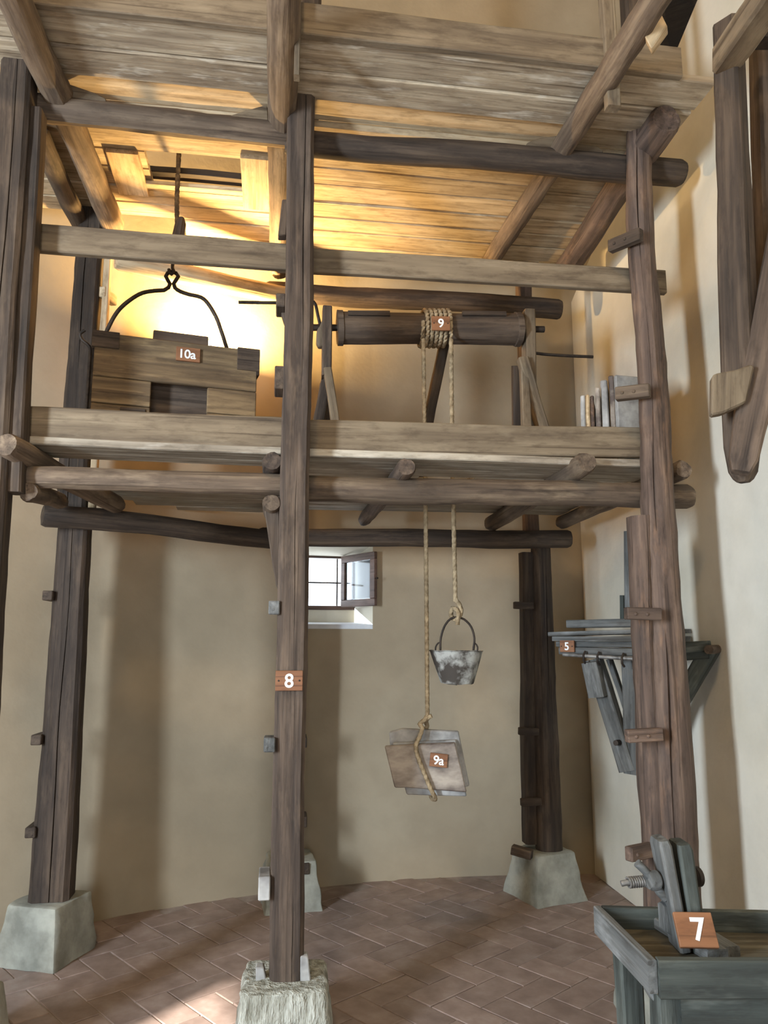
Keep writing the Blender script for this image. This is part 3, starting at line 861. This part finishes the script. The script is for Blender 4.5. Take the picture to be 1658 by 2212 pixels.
# rope, pulley block and hook over the box
top = bpx(372, 592)
rt = thing('hatch_rope', 'dark rope with a wooden pulley block running up through the hatch', 'rope', top)
pulley = PZ(390, 490, 0) if False else PLINE(388, 492, bp(0, by, 0), bp(BW, by, 0))
rp = [pulley + V((-0.012, 0, 0.0)), PLINE(382, 440, bp(0, by, 0), bp(BW, by, 0)), PLINE(384, 380, bp(0, by, 0), bp(BW, by, 0))]
hp_ = rp[-1].copy()
rp += [V((hp_.x, hp_.y + 0.0, ZU + 0.1)), V((hp_.x, hp_.y, ZU + 1.6)), V((hp_.x, hp_.y, WH - 1.2))]
rope('line', rp, 0.013, 'oldrope', rt)
timber('pulley_block', pulley + UP * 0.055 + E3 * 0.006, PLINE(376, 560, bp(0, by, 0), bp(BW, by, 0)), 0.065, 0.06, 'tool', rt, up=FRONT, c=0.02,
       prof=[(0, 0.45, 0.6), (0.12, 0.85, 1), (0.5, 1, 1), (0.9, 0.9, 0.9), (1, 0.7, 0.7)])
hk = PLINE(373, 572, bp(0, by, 0), bp(BW, by, 0))
rod('hook', [hk + UP * 0.03, hk - UP * 0.02, hk + V((0.012, -0.01, -0.045)), hk + V((0.0, -0.016, -0.062)), hk + V((-0.014, -0.012, -0.046)), hk + V((-0.016, -0.008, -0.03))], 0.009, 'iron', rt)

# ------------------------------------------------------------------ lamp on the deck behind the box
ls, lz = wall_s(440, 785)
lp = wall_pt(ls, lz, -0.20); lw = wall_pt(ls, lz)
lampo = thing('floodlight', 'small black uplighter on the curved wall hidden behind the lifting box', 'lamp', lw)
outw = (lw - lp).normalized(); sd = UP.cross(outw)
tilt = (outw * 0.02 + UP * 0.9 + sd * -0.10).normalized()
link('housing', cube_mesh('housing', 0.17, 0.07, 0.12, 0.008, (0, -0.036, 0)), 'black', lampo, basis(lp, sd, tilt, sd.cross(tilt)))
link('lens', cube_mesh('lens', 0.15, 0.004, 0.10, 0.001, (0, 0.004, 0)), 'glass', lampo, basis(lp, sd, tilt, sd.cross(tilt)))
rod('bracket', [lp - tilt * 0.05, lp - tilt * 0.06 + outw * 0.1, lw - tilt * 0.06 + outw * 0.02], 0.009, 'iron', lampo)
ll = bpy.data.lights.new('floodlight_beam', 'AREA'); ll.shape = 'RECTANGLE'; ll.size = 0.14; ll.size_y = 0.09
ll.energy = 140; ll.color = (1.0, 0.64, 0.25)
lo = bpy.data.objects.new('floodlight_beam', ll); COL.objects.link(lo); lo.location = lp + tilt * 0.02
lo.rotation_euler = tilt.to_track_quat('-Z', 'Y').to_euler()

# ------------------------------------------------------------------ winch on the lower deck
WYoff = 0.66                                                   # behind the front plane
def PW(u, y, off=WYoff): return PFR(u, y, off)
zd = ZL + 0.037
winch = thing('winch', 'wooden drum winch on timber trestles with iron crank bars', 'winch', xyz(PW(920, 900), zd))
w0, w1 = PW(728, 708), PW(1122, 711)
dm = w1 - w0; rl = 0.088
prof = [(0, 1.08, 1.08), (0.028, 1.08, 1.08), (0.032, 1.0, 1.0), (0.5, 0.93, 0.93), (0.968, 1.0, 1.0), (0.972, 1.08, 1.08), (1, 1.08, 1.08)]
drum = timber('drum', w0, w1, rl * 2, rl * 2, 'tool', winch, kind='log', prof=prof, wob=0.001, rough=0.002, seg=14)
dx = dm.normalized()
for f0, f1, up_ in ((0.05, 0.27, 0.048), (0.66, 0.90, 0.052)):
    p, q = w0 + dm * f0, w0 + dm * f1
    board('drum_slat', p - N3 * 0.078 + UP * up_, q - N3 * 0.078 + UP * up_, 0.026, 0.02, 'darkbeam', drum, up=-N3)
rod('axle', [w0 - dx * 0.16, w0 - dx * 0.05, w1 + dx * 0.05, w1 + dx * 0.14], 0.018, 'iron', winch, step=0.1)
# left trestle
lt = w0 - dx * 0.055
timber('trestle_post', xyz(lt, w0.z - 0.28), lt + UP * 0.105, 0.05, 0.09, 'tool', winch, up=FRONT, c=0.006)
fl = PW(738, 905, WYoff - 0.20); timber('trestle_leg', xyz(fl, zd), xyz(lt, w0.z - 0.25) - N3 * 0.03, 0.042, 0.055, 'board', winch, up=FRONT, c=0.005)
fl = PW(713, 905, WYoff + 0.22); timber('trestle_leg', xyz(fl, zd), xyz(lt, w0.z - 0.25) + N3 * 0.03, 0.036, 0.05, 'darkbeam', winch, up=FRONT, c=0.005)
prism('bearing_cheek', [PW(x, y, WYoff - 0.02) for x, y in ((705, 664), (705, 747), (688, 747), (683, 738), (684, 714), (692, 700))], N3 * 0.05, 'board', winch)
# right trestle
rt_ = w1 + dx * 0.045
timber('trestle_post', xyz(rt_, zd), rt_ + UP * 0.10, 0.055, 0.09, 'board', winch, up=FRONT, c=0.006)
a = PW(1128, 775, WYoff - 0.05); b = PW(1200, 915, WYoff - 0.12); timber('trestle_brace', xyz(b, zd), a, 0.055, 0.06, 'board', winch, up=FRONT, c=0.006)
a = PW(1118, 790, WYoff + 0.04); b = PW(1112, 915, WYoff + 0.25); timber('trestle_leg', xyz(b, zd), a, 0.055, 0.05, 'darkbeam', winch, up=FRONT, c=0.006)
a = PW(1132, 790, WYoff - 0.05); b = PW(1138, 915, WYoff - 0.22); timber('trestle_leg', xyz(b, zd), a, 0.045, 0.045, 'board', winch, up=FRONT, c=0.006)
a = PW(962, 745, WYoff + 0.12); b = PW(898, 920, WYoff + 0.12); timber('trestle_brace', xyz(b, zd), a + UP * 0.05, 0.055, 0.06, 'darkbeam', winch, up=FRONT, c=0.006)
a = PW(705, 822, WYoff + 0.05); b = PW(668, 905, WYoff + 0.05); log('trestle_brace', xyz(b, zd), a, 0.065, 'darkbeam', winch, wob=0.003)
# iron crank bars
rod('crank', [PW(515, 653), PW(600, 654), PW(668, 652), PW(680, 656), PW(686, 680), PW(692, 706)], 0.0085, 'iron', winch)
rod('crank', [PW(1280, 771), PW(1215, 768), PW(1165, 764), PW(1148, 758), PW(1140, 730), PW(1136, 712)], 0.0085, 'iron', winch)

# hoisting rope: turns on the drum, two falls
hr = thing('hoist_rope', 'pale twisted rope wound on the winch drum and hanging down through the deck', 'rope', w0 + dm * 0.55 - N3 * 0.1)
RR_ = 0.0125
def coil():
    fa = (PW(917, 745, WYoff - 0.1) - w0).dot(dx); fb = (PW(977, 745, WYoff - 0.1) - w0).dot(dx)
    n = 6; pts = []
    N_ = n * 26
    rad = 0.083 + RR_
    for i in range(N_ + 1):
        t = i / N_; a = -2 * math.pi * n * t
        pts.append(w0 + dx * (fa + (fb - fa) * t) + (-N3 * math.cos(a) + UP * math.sin(a)) * rad)
    return sweep('drum_turns', pts, RR_, 'rope', hr, n=12, lobes=3, pitch=RR_ * 7), pts
cobj, cp = coil()
ca, cb = cp[0], cp[-1]
kA = PY(921, 1548, ca.y)                                        # bundle knot
kB = PY(981, 1300, cb.y)                                        # bucket knot
kA.x, kA.y = ca.x + 0.004, ca.y; kB.x, kB.y = cb.x + 0.002, cb.y
rope('bundle_fall', [ca, ca - UP * 0.1, (ca + kA) / 2 + V((0.002, 0, 0)), kA], RR_ * 0.9, 'rope', hr)
rope('bucket_fall', [cb, cb - UP * 0.1, (cb + kB) / 2 + V((-0.003, 0, 0)), kB], RR_ * 0.95, 'rope', hr)

# ------------------------------------------------------------------ bucket on the right fall
yb = kB.y
shB = V((kB.x - PY(980, 1300, yb).x, 0, 0))
def PB(u, y): return PY(u, y, yb) + shB
kn = [PB(u, y) + V((0, dy, 0)) for u, y, dy in ((981, 1296, 0), (988, 1306, -.012), (992, 1322, -.012), (986, 1334, -.006), (978, 1338, .014), (971, 1328, .016), (974, 1314, .004), (982, 1318, -.022), (986, 1330, -.02), (984, 1344, -.008), (984, 1350, -.008))]
rope('bucket_knot', kn, RR_ * 0.95, 'rope', hr)
bc = PB(984, 1477)
bt = PB(984, 1408)
hB = bt.z - bc.z
bucket = thing('bucket', 'battered lime-spattered metal bucket hanging on the rope', 'bucket', bc)
prof = [(0.0, 0.0), (0.080, 0.0), (0.084, 0.01), (0.132, hB), (0.137, hB + 0.003), (0.133, hB + 0.006), (0.127, hB), (0.078, 0.014), (0.0, 0.014)]
lathe('body', prof, Matrix.Translation(bc), 'zinc', bucket, n=40, squash=0.92, jitter=0.07)
bl = [PB(u, y) for u, y in ((947, 1404), (949, 1376), (958, 1350), (971, 1336), (984, 1334), (999, 1338), (1014, 1354), (1021, 1378), (1019, 1404))]
rod('bail', bl, 0.0055, 'iron', bucket)
for us in (((937, 1408), (938, 1396), (945, 1388), (948, 1396), (948, 1408)), ((1018, 1408), (1019, 1396), (1023, 1390), (1028, 1398), (1027, 1408))):
    rod('ear', [PB(u, y) + V((0, 0.0, 0)) for u, y in us], 0.004, 'iron', bucket, step=0.008)

# ------------------------------------------------------------------ bundle of slabs on the left fall
ys = kA.y
shS = V((kA.x - PY(921, 1546, ys).x, 0, 0))
def PS(u, y, off=0.0): return PY(u, y, ys + off) + shS
def slab_px(name, pts, off, th, mat, label, group):
    c = sum((PS(*q, off) for q in pts), V()) / len(pts)
    o = prism(name, [PS(*q, off) for q in pts], V((0.1, 1, 0.05)).normalized() * th, mat, None, bev=0.005)
    return tag(o, label, 'slab', group)
slab_px('roof_slab', ((828, 1612), (980, 1604), (1006, 1712), (878, 1702), (850, 1702)), -0.035, 0.026, 'slab', 'foremost brown slab of the roped bundle, the one carrying plaque 9a', 'slabs slung on the rope')
slab_px('roof_slab', ((845, 1605), (982, 1598), (1006, 1721), (876, 1717)), -0.004, 0.02, 'slabedge', 'middle grey slab of the roped bundle, its lower edge showing below', 'slabs slung on the rope')
slab_px('roof_slab', ((838, 1582), (866, 1574), (988, 1580), (1012, 1698), (990, 1704), (846, 1690)), 0.022, 0.028, 'slabedge', 'rearmost grey slab of the roped bundle, rising above the others', 'slabs slung on the rope')
sl = [PS(u, y, d) for u, y, d in ((921, 1546, 0), (914, 1556, -.01), (904, 1564, -.01), (910, 1572, -.015), (904, 1592, -.03), (896, 1612, -.052), (902, 1640, -.056), (914, 1670, -.054), (926, 1700, -.054), (937, 1722, -.04), (936, 1726, 0.0), (928, 1716, 0.06), (912, 1640, 0.07), (916, 1585, 0.065), (920, 1568, 0.03), (918, 1556, 0.012), (926, 1548, -0.005), (930, 1546, -0.008))]
rope('bundle_sling', sl, RR_ * 0.9, 'rope', hr)

# ------------------------------------------------------------------ slabs standing on the lower deck at the right
def standing(u, y, dy, wd, th, off, mat, label, dirn=None, n=1):
    p = PFR(u, y, off)
    h = p.z - zd
    d = V(dirn).normalized(); s = UP.cross(d)
    me = cube_mesh('standing_slab', wd, th, h, 0.006, (wd / 2, 0, h / 2))
    bm = bmesh.new(); bm.from_mesh(me)
    bmesh.ops.subdivide_edges(bm, edges=bm.edges[:], cuts=3, use_grid_fill=True)
    for v in bm.verts: v.co += V((mnoise.noise(v.co * 9) * .006, mnoise.noise(v.co * 9 + V((5, 5, 5))) * .003, mnoise.noise(v.co * 7 + V((u, 0, 0))) * .006 if v.co.z > 0.02 else 0))
    bm.to_mesh(me); bm.free()
    o = link('standing_slab', me, mat, None, basis(xyz(p, zd), d, s, UP))
    return tag(o, label, 'slab', 'slabs standing on the lower deck')
for u, y, mt, th, lab in ((1257, 853, 'slabedge', 0.022, 'shortest slab at the left end of the upright row on the lower deck'),
                          (1267, 852, 'fresh', 0.022, 'short light yellowish slab, second in the upright row on the lower deck'),
                          (1277, 855, 'redpost', 0.020, 'short dark slab, third from the left in the upright row on the lower deck'),
                          (1289, 836, 'slab', 0.024, 'slab fourth from the left in the upright row on the lower deck'),
                          (1303, 821, 'slabedge', 0.034, 'thick grey slab fifth from the left in the upright row on the lower deck'),
                          (1319, 809, 'slab', 0.028, 'tall slab just left of the pale broad-faced slab on the lower deck')):
    dr = ray(u, y); standing(u, y, 0, 0.24, th, 0.30, mt, lab, (dr.x + 0.03, dr.y, 0))
standing(1326, 810, 0, 0.24, 0.026, 0.26, 'slabedge', 'broad pale slab facing front beside the right front post on the lower deck', E3 + N3 * 0.12)
standing(1427, 815, 0, 0.14, 0.03, 0.16, 'redpost', 'dark board standing right of the right front post on the lower deck', N3 * 0.9 + E3 * 0.1)

# ------------------------------------------------------------------ number plaques
def text_mesh(body, size):
    cu = bpy.data.curves.new('numeral', 'FONT'); cu.body = body; cu.size = size; cu.extrude = 0.0012; cu.offset = 0.018 * size
    cu.align_x = 'CENTER'; cu.align_y = 'CENTER'; cu.space_character = 0.95; cu.resolution_u = 6
    o = bpy.data.objects.new('numeral_curve', cu); COL.objects.link(o)
    bpy.context.view_layer.update()
    dg = bpy.context.evaluated_depsgraph_get()
    me = bpy.data.meshes.new_from_object(o.evaluated_get(dg))
    bpy.data.objects.remove(o); bpy.data.curves.remove(cu)
    xs = [v.co.x for v in me.vertices]; ys_ = [v.co.y for v in me.vertices]
    cx, cy = (min(xs) + max(xs)) / 2, (min(ys_) + max(ys_)) / 2
    for v in me.vertices: v.co.x -= cx; v.co.y -= cy
    me.materials.clear()
    return me
def plaque(txt, c, xdir, ydir, wd, ht, size, label, th=0.012, screws=True, shift=0.0):
    x = V(xdir).normalized(); z = x.cross(V(ydir)).normalized(); y = z.cross(x)
    root = thing('number_plaque', label, 'plaque', c, 'brown number plaques')
    mw = basis(c, x, y, z)
    link('plate', cube_mesh('plate', wd, ht, th, 0.0015, (0, 0, th / 2)), 'plaque', root, mw)
    mt = mw @ Matrix.Translation((shift, 0, th + 0.001))
    link('numeral', text_mesh(txt, size), 'white', root, mt, smooth=False)
    if screws:
        for sx in (-1, 1):
            r = mw @ Matrix.Translation((sx * wd * 0.38, 0, th))
            lathe('screw', [(0.0, 0), (0.004, 0), (0.003, 0.002), (0.0, 0.0025)], r, 'iron', root, n=10)
plaque('8', PFR(624, 1470, -0.068), E3, UP, 0.108, 0.078, 0.075, 'wooden plaque with the white number 8 on the middle front post')
plaque('9', PW(951, 700, WYoff - 0.118), E3 + UP * 0.03, UP, 0.098, 0.078, 0.066, 'wooden plaque with the white number 9 on the rope turns of the winch')
plaque('10a', bp(0.43, -0.002, 0.065), BE, UP, 0.115, 0.07, 0.062, 'wooden plaque with the white number 10a on the front of the lifting box', screws=False)
plaque('9a', PS(945, 1642, -0.040) , V((1, 0.05, -0.12)), V((0.1, 0.05, 1)), 0.085, 0.062, 0.058, 'wooden plaque with the white number 9a on the roped slabs', screws=False, th=0.008)

# ------------------------------------------------------------------ wall bracket (number 5) behind the right front post
SH0, SH1 = V((0.985, 4.22)), V((1.57, 3.68))                   # left tip, right end near the wall (plan)
def P5(u, y, off=0.0): return PLINE(u, y, SH0, SH1, off)
s5 = thing('wall_bracket', 'grey painted timber bracket on the right wall holding stacked boards', 'bracket', P5(1400, 1670))
d5 = V((SH1.x - SH0.x, SH1.y - SH0.y, 0)).normalized(); n5 = V((-d5.y, d5.x, 0))
for (u0, y0, u1, y1, h, dep, off) in ((1238, 1348, 1440, 1344, 0.042, 0.16, 0.02), (1205, 1370, 1474, 1364, 0.022, 0.22, 0.0),
                                      (1212, 1379, 1474, 1380, 0.026, 0.20, 0.0), (1218, 1391, 1474, 1392, 0.028, 0.18, 0.01), (1222, 1405, 1470, 1410, 0.040, 0.16, 0.0)):
    a, b = P5(u0, y0, off + dep / 2), P5(u1, y1, off + dep / 2)
    board('stacked_board', a, b, dep, h, 'greytool', s5, up=UP)
rod('iron_bar', [P5(1216, 1414, -0.03), P5(1300, 1419, -0.03), P5(1480, 1430, -0.03)], 0.010, 'steel', s5, step=0.1)
for u in (1262, 1292, 1345):
    p = P5(u, 1417 + (u - 1216) * 0.06, -0.03)
    rod('hook_strap', [p + UP * 0.03 + n5 * 0.01, p - n5 * 0.012 + UP * 0.01, p - n5 * 0.012 - UP * 0.02, p + n5 * 0.01 - UP * 0.035], 0.006, 'iron', s5)
timber('arm', P5(1281, 1424, 0.05), P5(1356, 1665, 0.10), 0.085, 0.06, 'greytool', s5, up=-n5, c=0.006)
timber('arm_block', P5(1276, 1430, 0.0), P5(1292, 1505, 0.02), 0.085, 0.06, 'greytool', s5, up=-n5, c=0.006)
timber('arm', P5(1315, 1424, 0.12), P5(1350, 1530, 0.12), 0.025, 0.04, 'greytool', s5, up=-n5, c=0.004)
timber('arm', P5(1535, 1402, 0.04), P5(1400, 1640, 0.08), 0.075, 0.06, 'bench', s5, up=-n5, c=0.006)
timber('upright', P5(1366, 1672, 0.10), P5(1362, 1425, 0.10), 0.085, 0.05, 'greytool', s5, up=-n5, c=0.006)
for off_, y in ((0.0, 1400), (0.03, 1412)):
    timber('block', P5(1466, y, off_), P5(1532, y - 6, off_), 0.05, 0.05 if y < 1405 else 0.07, 'bench', s5, up=UP, c=0.006)
p = P5(1535, 1403, -0.02); rod('pin', [p - n5 * 0.03, p + n5 * 0.12], 0.022, 'tool', s5, step=0.05)
p = P5(1329, 1605, 0.02); rod('pin', [p, p + n5 * 0.12], 0.014, 'iron', s5, step=0.05)
board('upright', P5(1358, 1345, 0.14), P5(1356, 1148, 0.14), 0.035, 0.05, 'greytool', s5, up=-n5)
board('upright', P5(1345, 1345, 0.12), P5(1344, 1286, 0.12), 0.022, 0.03, 'bench', s5, up=-n5)
board('wall_cleat', P5(1440, 1650, 0.12), P5(1440, 1370, 0.18), 0.10, 0.04, 'greytool', s5, up=-n5)
plaque('5', P5(1226, 1396, -0.005), d5, UP, 0.085, 0.062, 0.058, 'wooden plaque with the white number 5 on the grey wall bracket')

# ------------------------------------------------------------------ workbench (number 7)
ZB = 0.80
tA, tB = PZ(1290, 1957, ZB), PZ(1408, 2074, ZB)                 # rim corners: rear left, front left
TD = (tB - tA); TD.z = 0
fr = PZ(1658, 2074, ZB) - tB; fr.z = 0; fr.normalize()
rr_ = PZ(1658, 1966, ZB) - tA; rr_.z = 0; rr_.normalize()
bench = thing('workbench', 'dark green-grey wooden workbench with a raised rim', 'workbench', xyz(tA + (tB - tA) * .5 + fr * 0.4, 0))
LEN = 0.95
hR = 0.075
tA2, tB2 = tA + rr_ * LEN, tB + fr * LEN
board('rim_board', tA - UP * hR / 2, tB - UP * hR / 2, 0.022, hR, 'greytool', bench)
board('rim_board', tA - UP * hR / 2 + rr_ * 0.012, tA2 - UP * hR / 2, 0.022, hR, 'bench', bench)
board('rim_board', tB - UP * hR / 2 + fr * 0.012, tB2 - UP * hR / 2, 0.028, hR + 0.01, 'bench', bench)
TDn = TD.normalized(); dep = TD.length
zt_ = ZB - 0.055
for k in range(3):
    f = (k + 0.5) / 3
    a = tA + TD * f + fr * 0.015; b = a + fr * (LEN - 0.03)
    board('top_plank', xyz(a, zt_ - 0.012), xyz(b, zt_ - 0.012), dep / 3 - 0.012, 0.024, 'benchtop', bench)
board('apron', xyz(tB + fr * 0.07 - TDn * 0.03, zt_ - 0.12), xyz(tB + fr * LEN - TDn * 0.03, zt_ - 0.12), 0.025, 0.19, 'bench', bench)
for (f, q) in ((0.12, 0.06), (0.86, 0.05)):
    for e_ in (q, LEN - 0.08):
        p = tA + TD * f + fr * e_
        timber('leg', xyz(p, 0), xyz(p, zt_ - 0.024), 0.062, 0.055, 'bench', bench, up=FRONT, c=0.006)
lg = tB + fr * 0.045 - TDn * 0.05
timber('corner_bracket', xyz(tB + fr * 0.015 - TDn * 0.07, zt_ - 0.03), xyz(tB + fr * 0.10 - TDn * 0.04, zt_ - 0.17), 0.04, 0.02, 'greytool', bench, up=fr, c=0.003)

# wooden screw clamp standing on the bench
clp = thing('screw_clamp', 'grey wooden screw clamp with two tall jaws and a threaded rod on the bench', 'clamp', xyz(PZ(1440, 1985, zt_), zt_))
YC = 2.17
def PC(u, y, off=0.0): return PY(u, y, YC + off)
cdir = V((0.72, -0.69, 0)).normalized()                         # along the sole board, towards the front right
# sole boards
a = xyz(PZ(1396, 1968, zt_ + 0.02), zt_ + 0.015); b = xyz(PZ(1548, 2062, zt_ + 0.02), zt_ + 0.015)
board('sole', a, b, 0.06, 0.03, 'greytool', clp)
cd = (b - a).normalized(); cs = UP.cross(cd)
board('sole', a + cs * 0.062 - cd * 0.01, b + cs * 0.058 - cd * 0.02, 0.05, 0.026, 'greytool', clp)
# jaws: broad face looks along the screw
jw = dict(c=0.006, wob=0.001, rough=0.001)
timber('jaw', PC(1468, 2044), PC(1424, 1810), 0.032, 0.09, 'greytool', clp, up=(0, -1, 0), prof=[(0, 0.9, 1), (0.95, 1, 1), (1, 0.8, 0.8)], **jw)
timber('jaw', PC(1500, 2044), PC(1467, 1818), 0.038, 0.09, 'bench', clp, up=(0, -1, 0), prof=[(0, 0.9, 1), (0.95, 1, 1), (1, 0.8, 0.85)], **jw)
prism('jaw_foot', [PC(u, y) for u, y in ((1418, 1948), (1440, 1958), (1462, 1985), (1466, 2035), (1422, 2005))], V((0.04, 0.04, 0)), 'greytool', clp)
# screw rod with thread
sa, sb = PC(1350, 1907), PC(1500, 1894, 0.06)
rod('screw_core', [PC(1341, 1909), sa, sb], 0.0075, 'steel', clp, step=0.05)
pts = []
sdv = (sb - sa); sx = sdv.normalized(); o1 = sx.orthogonal().normalized(); o2 = sx.cross(o1)
for i in range(0, 9 * 14 + 1):
    t = i / (9 * 14); a_ = 2 * math.pi * 9 * t
    pts.append(sa + sx * (0.008 + t * 0.062) + (o1 * math.cos(a_) + o2 * math.sin(a_)) * 0.012)
sweep('screw_thread', pts, 0.0032, 'steel', clp, n=6)
nut = PC(1410, 1902, -0.002)
lathe('nut', [(0.0, -0.016), (0.020, -0.016), (0.025, -0.006), (0.025, 0.010), (0.02, 0.016), (0, 0.016)], basis(nut, o1, o2, sx), 'greytool', clp, n=20)
rod('nut_wing', [nut, PC(1392, 1880), PC(1375, 1864)], 0.011, 'greytool', clp, step=0.01)
rod('nut_wing', [nut, PC(1424, 1926), PC(1438, 1940)], 0.012, 'greytool', clp, step=0.01)
lathe('washer', [(0, 0), (0.026, 0), (0.026, 0.012), (0, 0.012)], basis(sb, o1, o2, sx), 'iron', clp, n=20)
pl = [xyz(PZ(1464, 2036, zt_ + 0.032), zt_ + 0.032), None]
plaque('7', PY(1500, 2011, 2.085), V((1, -0.05, 0)), V((0.02, 0.45, 0.62)), 0.095, 0.082, 0.075, 'wooden plaque with the white number 7 lying on the workbench', screws=False, shift=0.008)

# ------------------------------------------------------------------ hanging timber tongs at the upper right
YT = 2.62
def PT(u, y, off=0.0): return PY(u, y, YT + off)
tg = thing('hanging_tongs', 'long dark crossed timber arms hanging from a beam beside the right wall', 'tool', PT(1600, 1040))
upv = V((-0.80, -0.6, 0))
timber('arm', PT(1603, 1042), PT(1572, 52), 0.105, 0.085, 'darkbeam', tg, up=upv, c=0.012, wob=0.004,
       prof=[(0, 0.35, 0.4), (0.006, 0.55, 0.6), (0.02, 0.78, 0.84), (0.07, 1.0, 1.04), (0.2, 1.08, 1.1), (0.55, 1.0, 1.0), (1, 0.88, 0.9)])
timber('arm', PT(1598, 1022, -0.075), PT(1712, 420, -0.02), 0.11, 0.07, 'post', tg, up=V((-0.3, -1, 0)), c=0.01, wob=0.004,
       prof=[(0, 0.5, 0.7), (0.04, 0.8, 1), (0.2, 1, 1), (1, 1, 1)])
timber('arm', PT(1668, 900, 0.10), PT(1648, 60, 0.10), 0.08, 0.08, 'post', tg, up=FRONT, c=0.01)
prism('tie_block', [PT(u, y, -0.115) for u, y in ((1537, 812), (1545, 806), (1590, 798), (1620, 786), (1629, 790), (1612, 868), (1600, 874), (1560, 892), (1536, 896))], V((0.01, 0.045, 0)), 'board', tg, bev=0.006)
a = PT(1566, 128, -0.02); b = PT(1700, -62, -0.55)
timber('cross_beam', a, b, 0.10, 0.10, 'board', tg, up=(0, 0, 1), c=0.01)
board('iron_plate', PT(1580, 88, -0.06), PT(1690, 88, -0.06), 0.07, 0.02, 'iron', tg)

# black drum, seen end-on, above the upper deck
YD = 4.55
cdm = PY(1512, 32, YD); rdm = 0.30
ax = V((-0.45, -0.85, -0.1)).normalized(); s1_ = UP.cross(ax).normalized()
bd = thing('black_drum', 'black drum seen end-on above the sloping edge of the right wall', 'drum', xyz(cdm, 0))
lathe('body', [(0, 0), (rdm * 0.93, 0.0), (rdm * 0.93, 0.01), (rdm, 0.012), (rdm, -0.28), (0, -0.28)], basis(cdm, s1_, ax.cross(s1_), ax), 'black', bd, n=36)
lathe('hoop', [(rdm * 0.995, -0.03), (rdm * 1.03, -0.03), (rdm * 1.03, 0.0), (rdm * 0.995, 0.0)], basis(cdm, s1_, ax.cross(s1_), ax), 'tool', bd, n=36)
timber('stand', xyz(cdm, 0) - ax * 0.15 + V((0.1, 0, 0)), cdm - ax * 0.15 + V((0.1, 0, 0)), 0.10, 0.10, 'darkbeam', bd, up=FRONT)

# toothed rack glimpsed at the top edge
pk = thing('peg_rack', 'dark timber with a row of pegs glimpsed above the upper deck edge', 'rack', PY(540, -5, 3.1))
a, b = PY(495, -22, 3.05), PY(600, -10, 3.10)
timber('bar', a, b, 0.06, 0.06, 'darkbeam', pk)
for k in range(7):
    p = a + (b - a) * ((k + .5) / 7)
    board('peg', p - UP * 0.02, p - UP * 0.062, 0.012, 0.012, 'darkbeam', pk, up=FRONT)
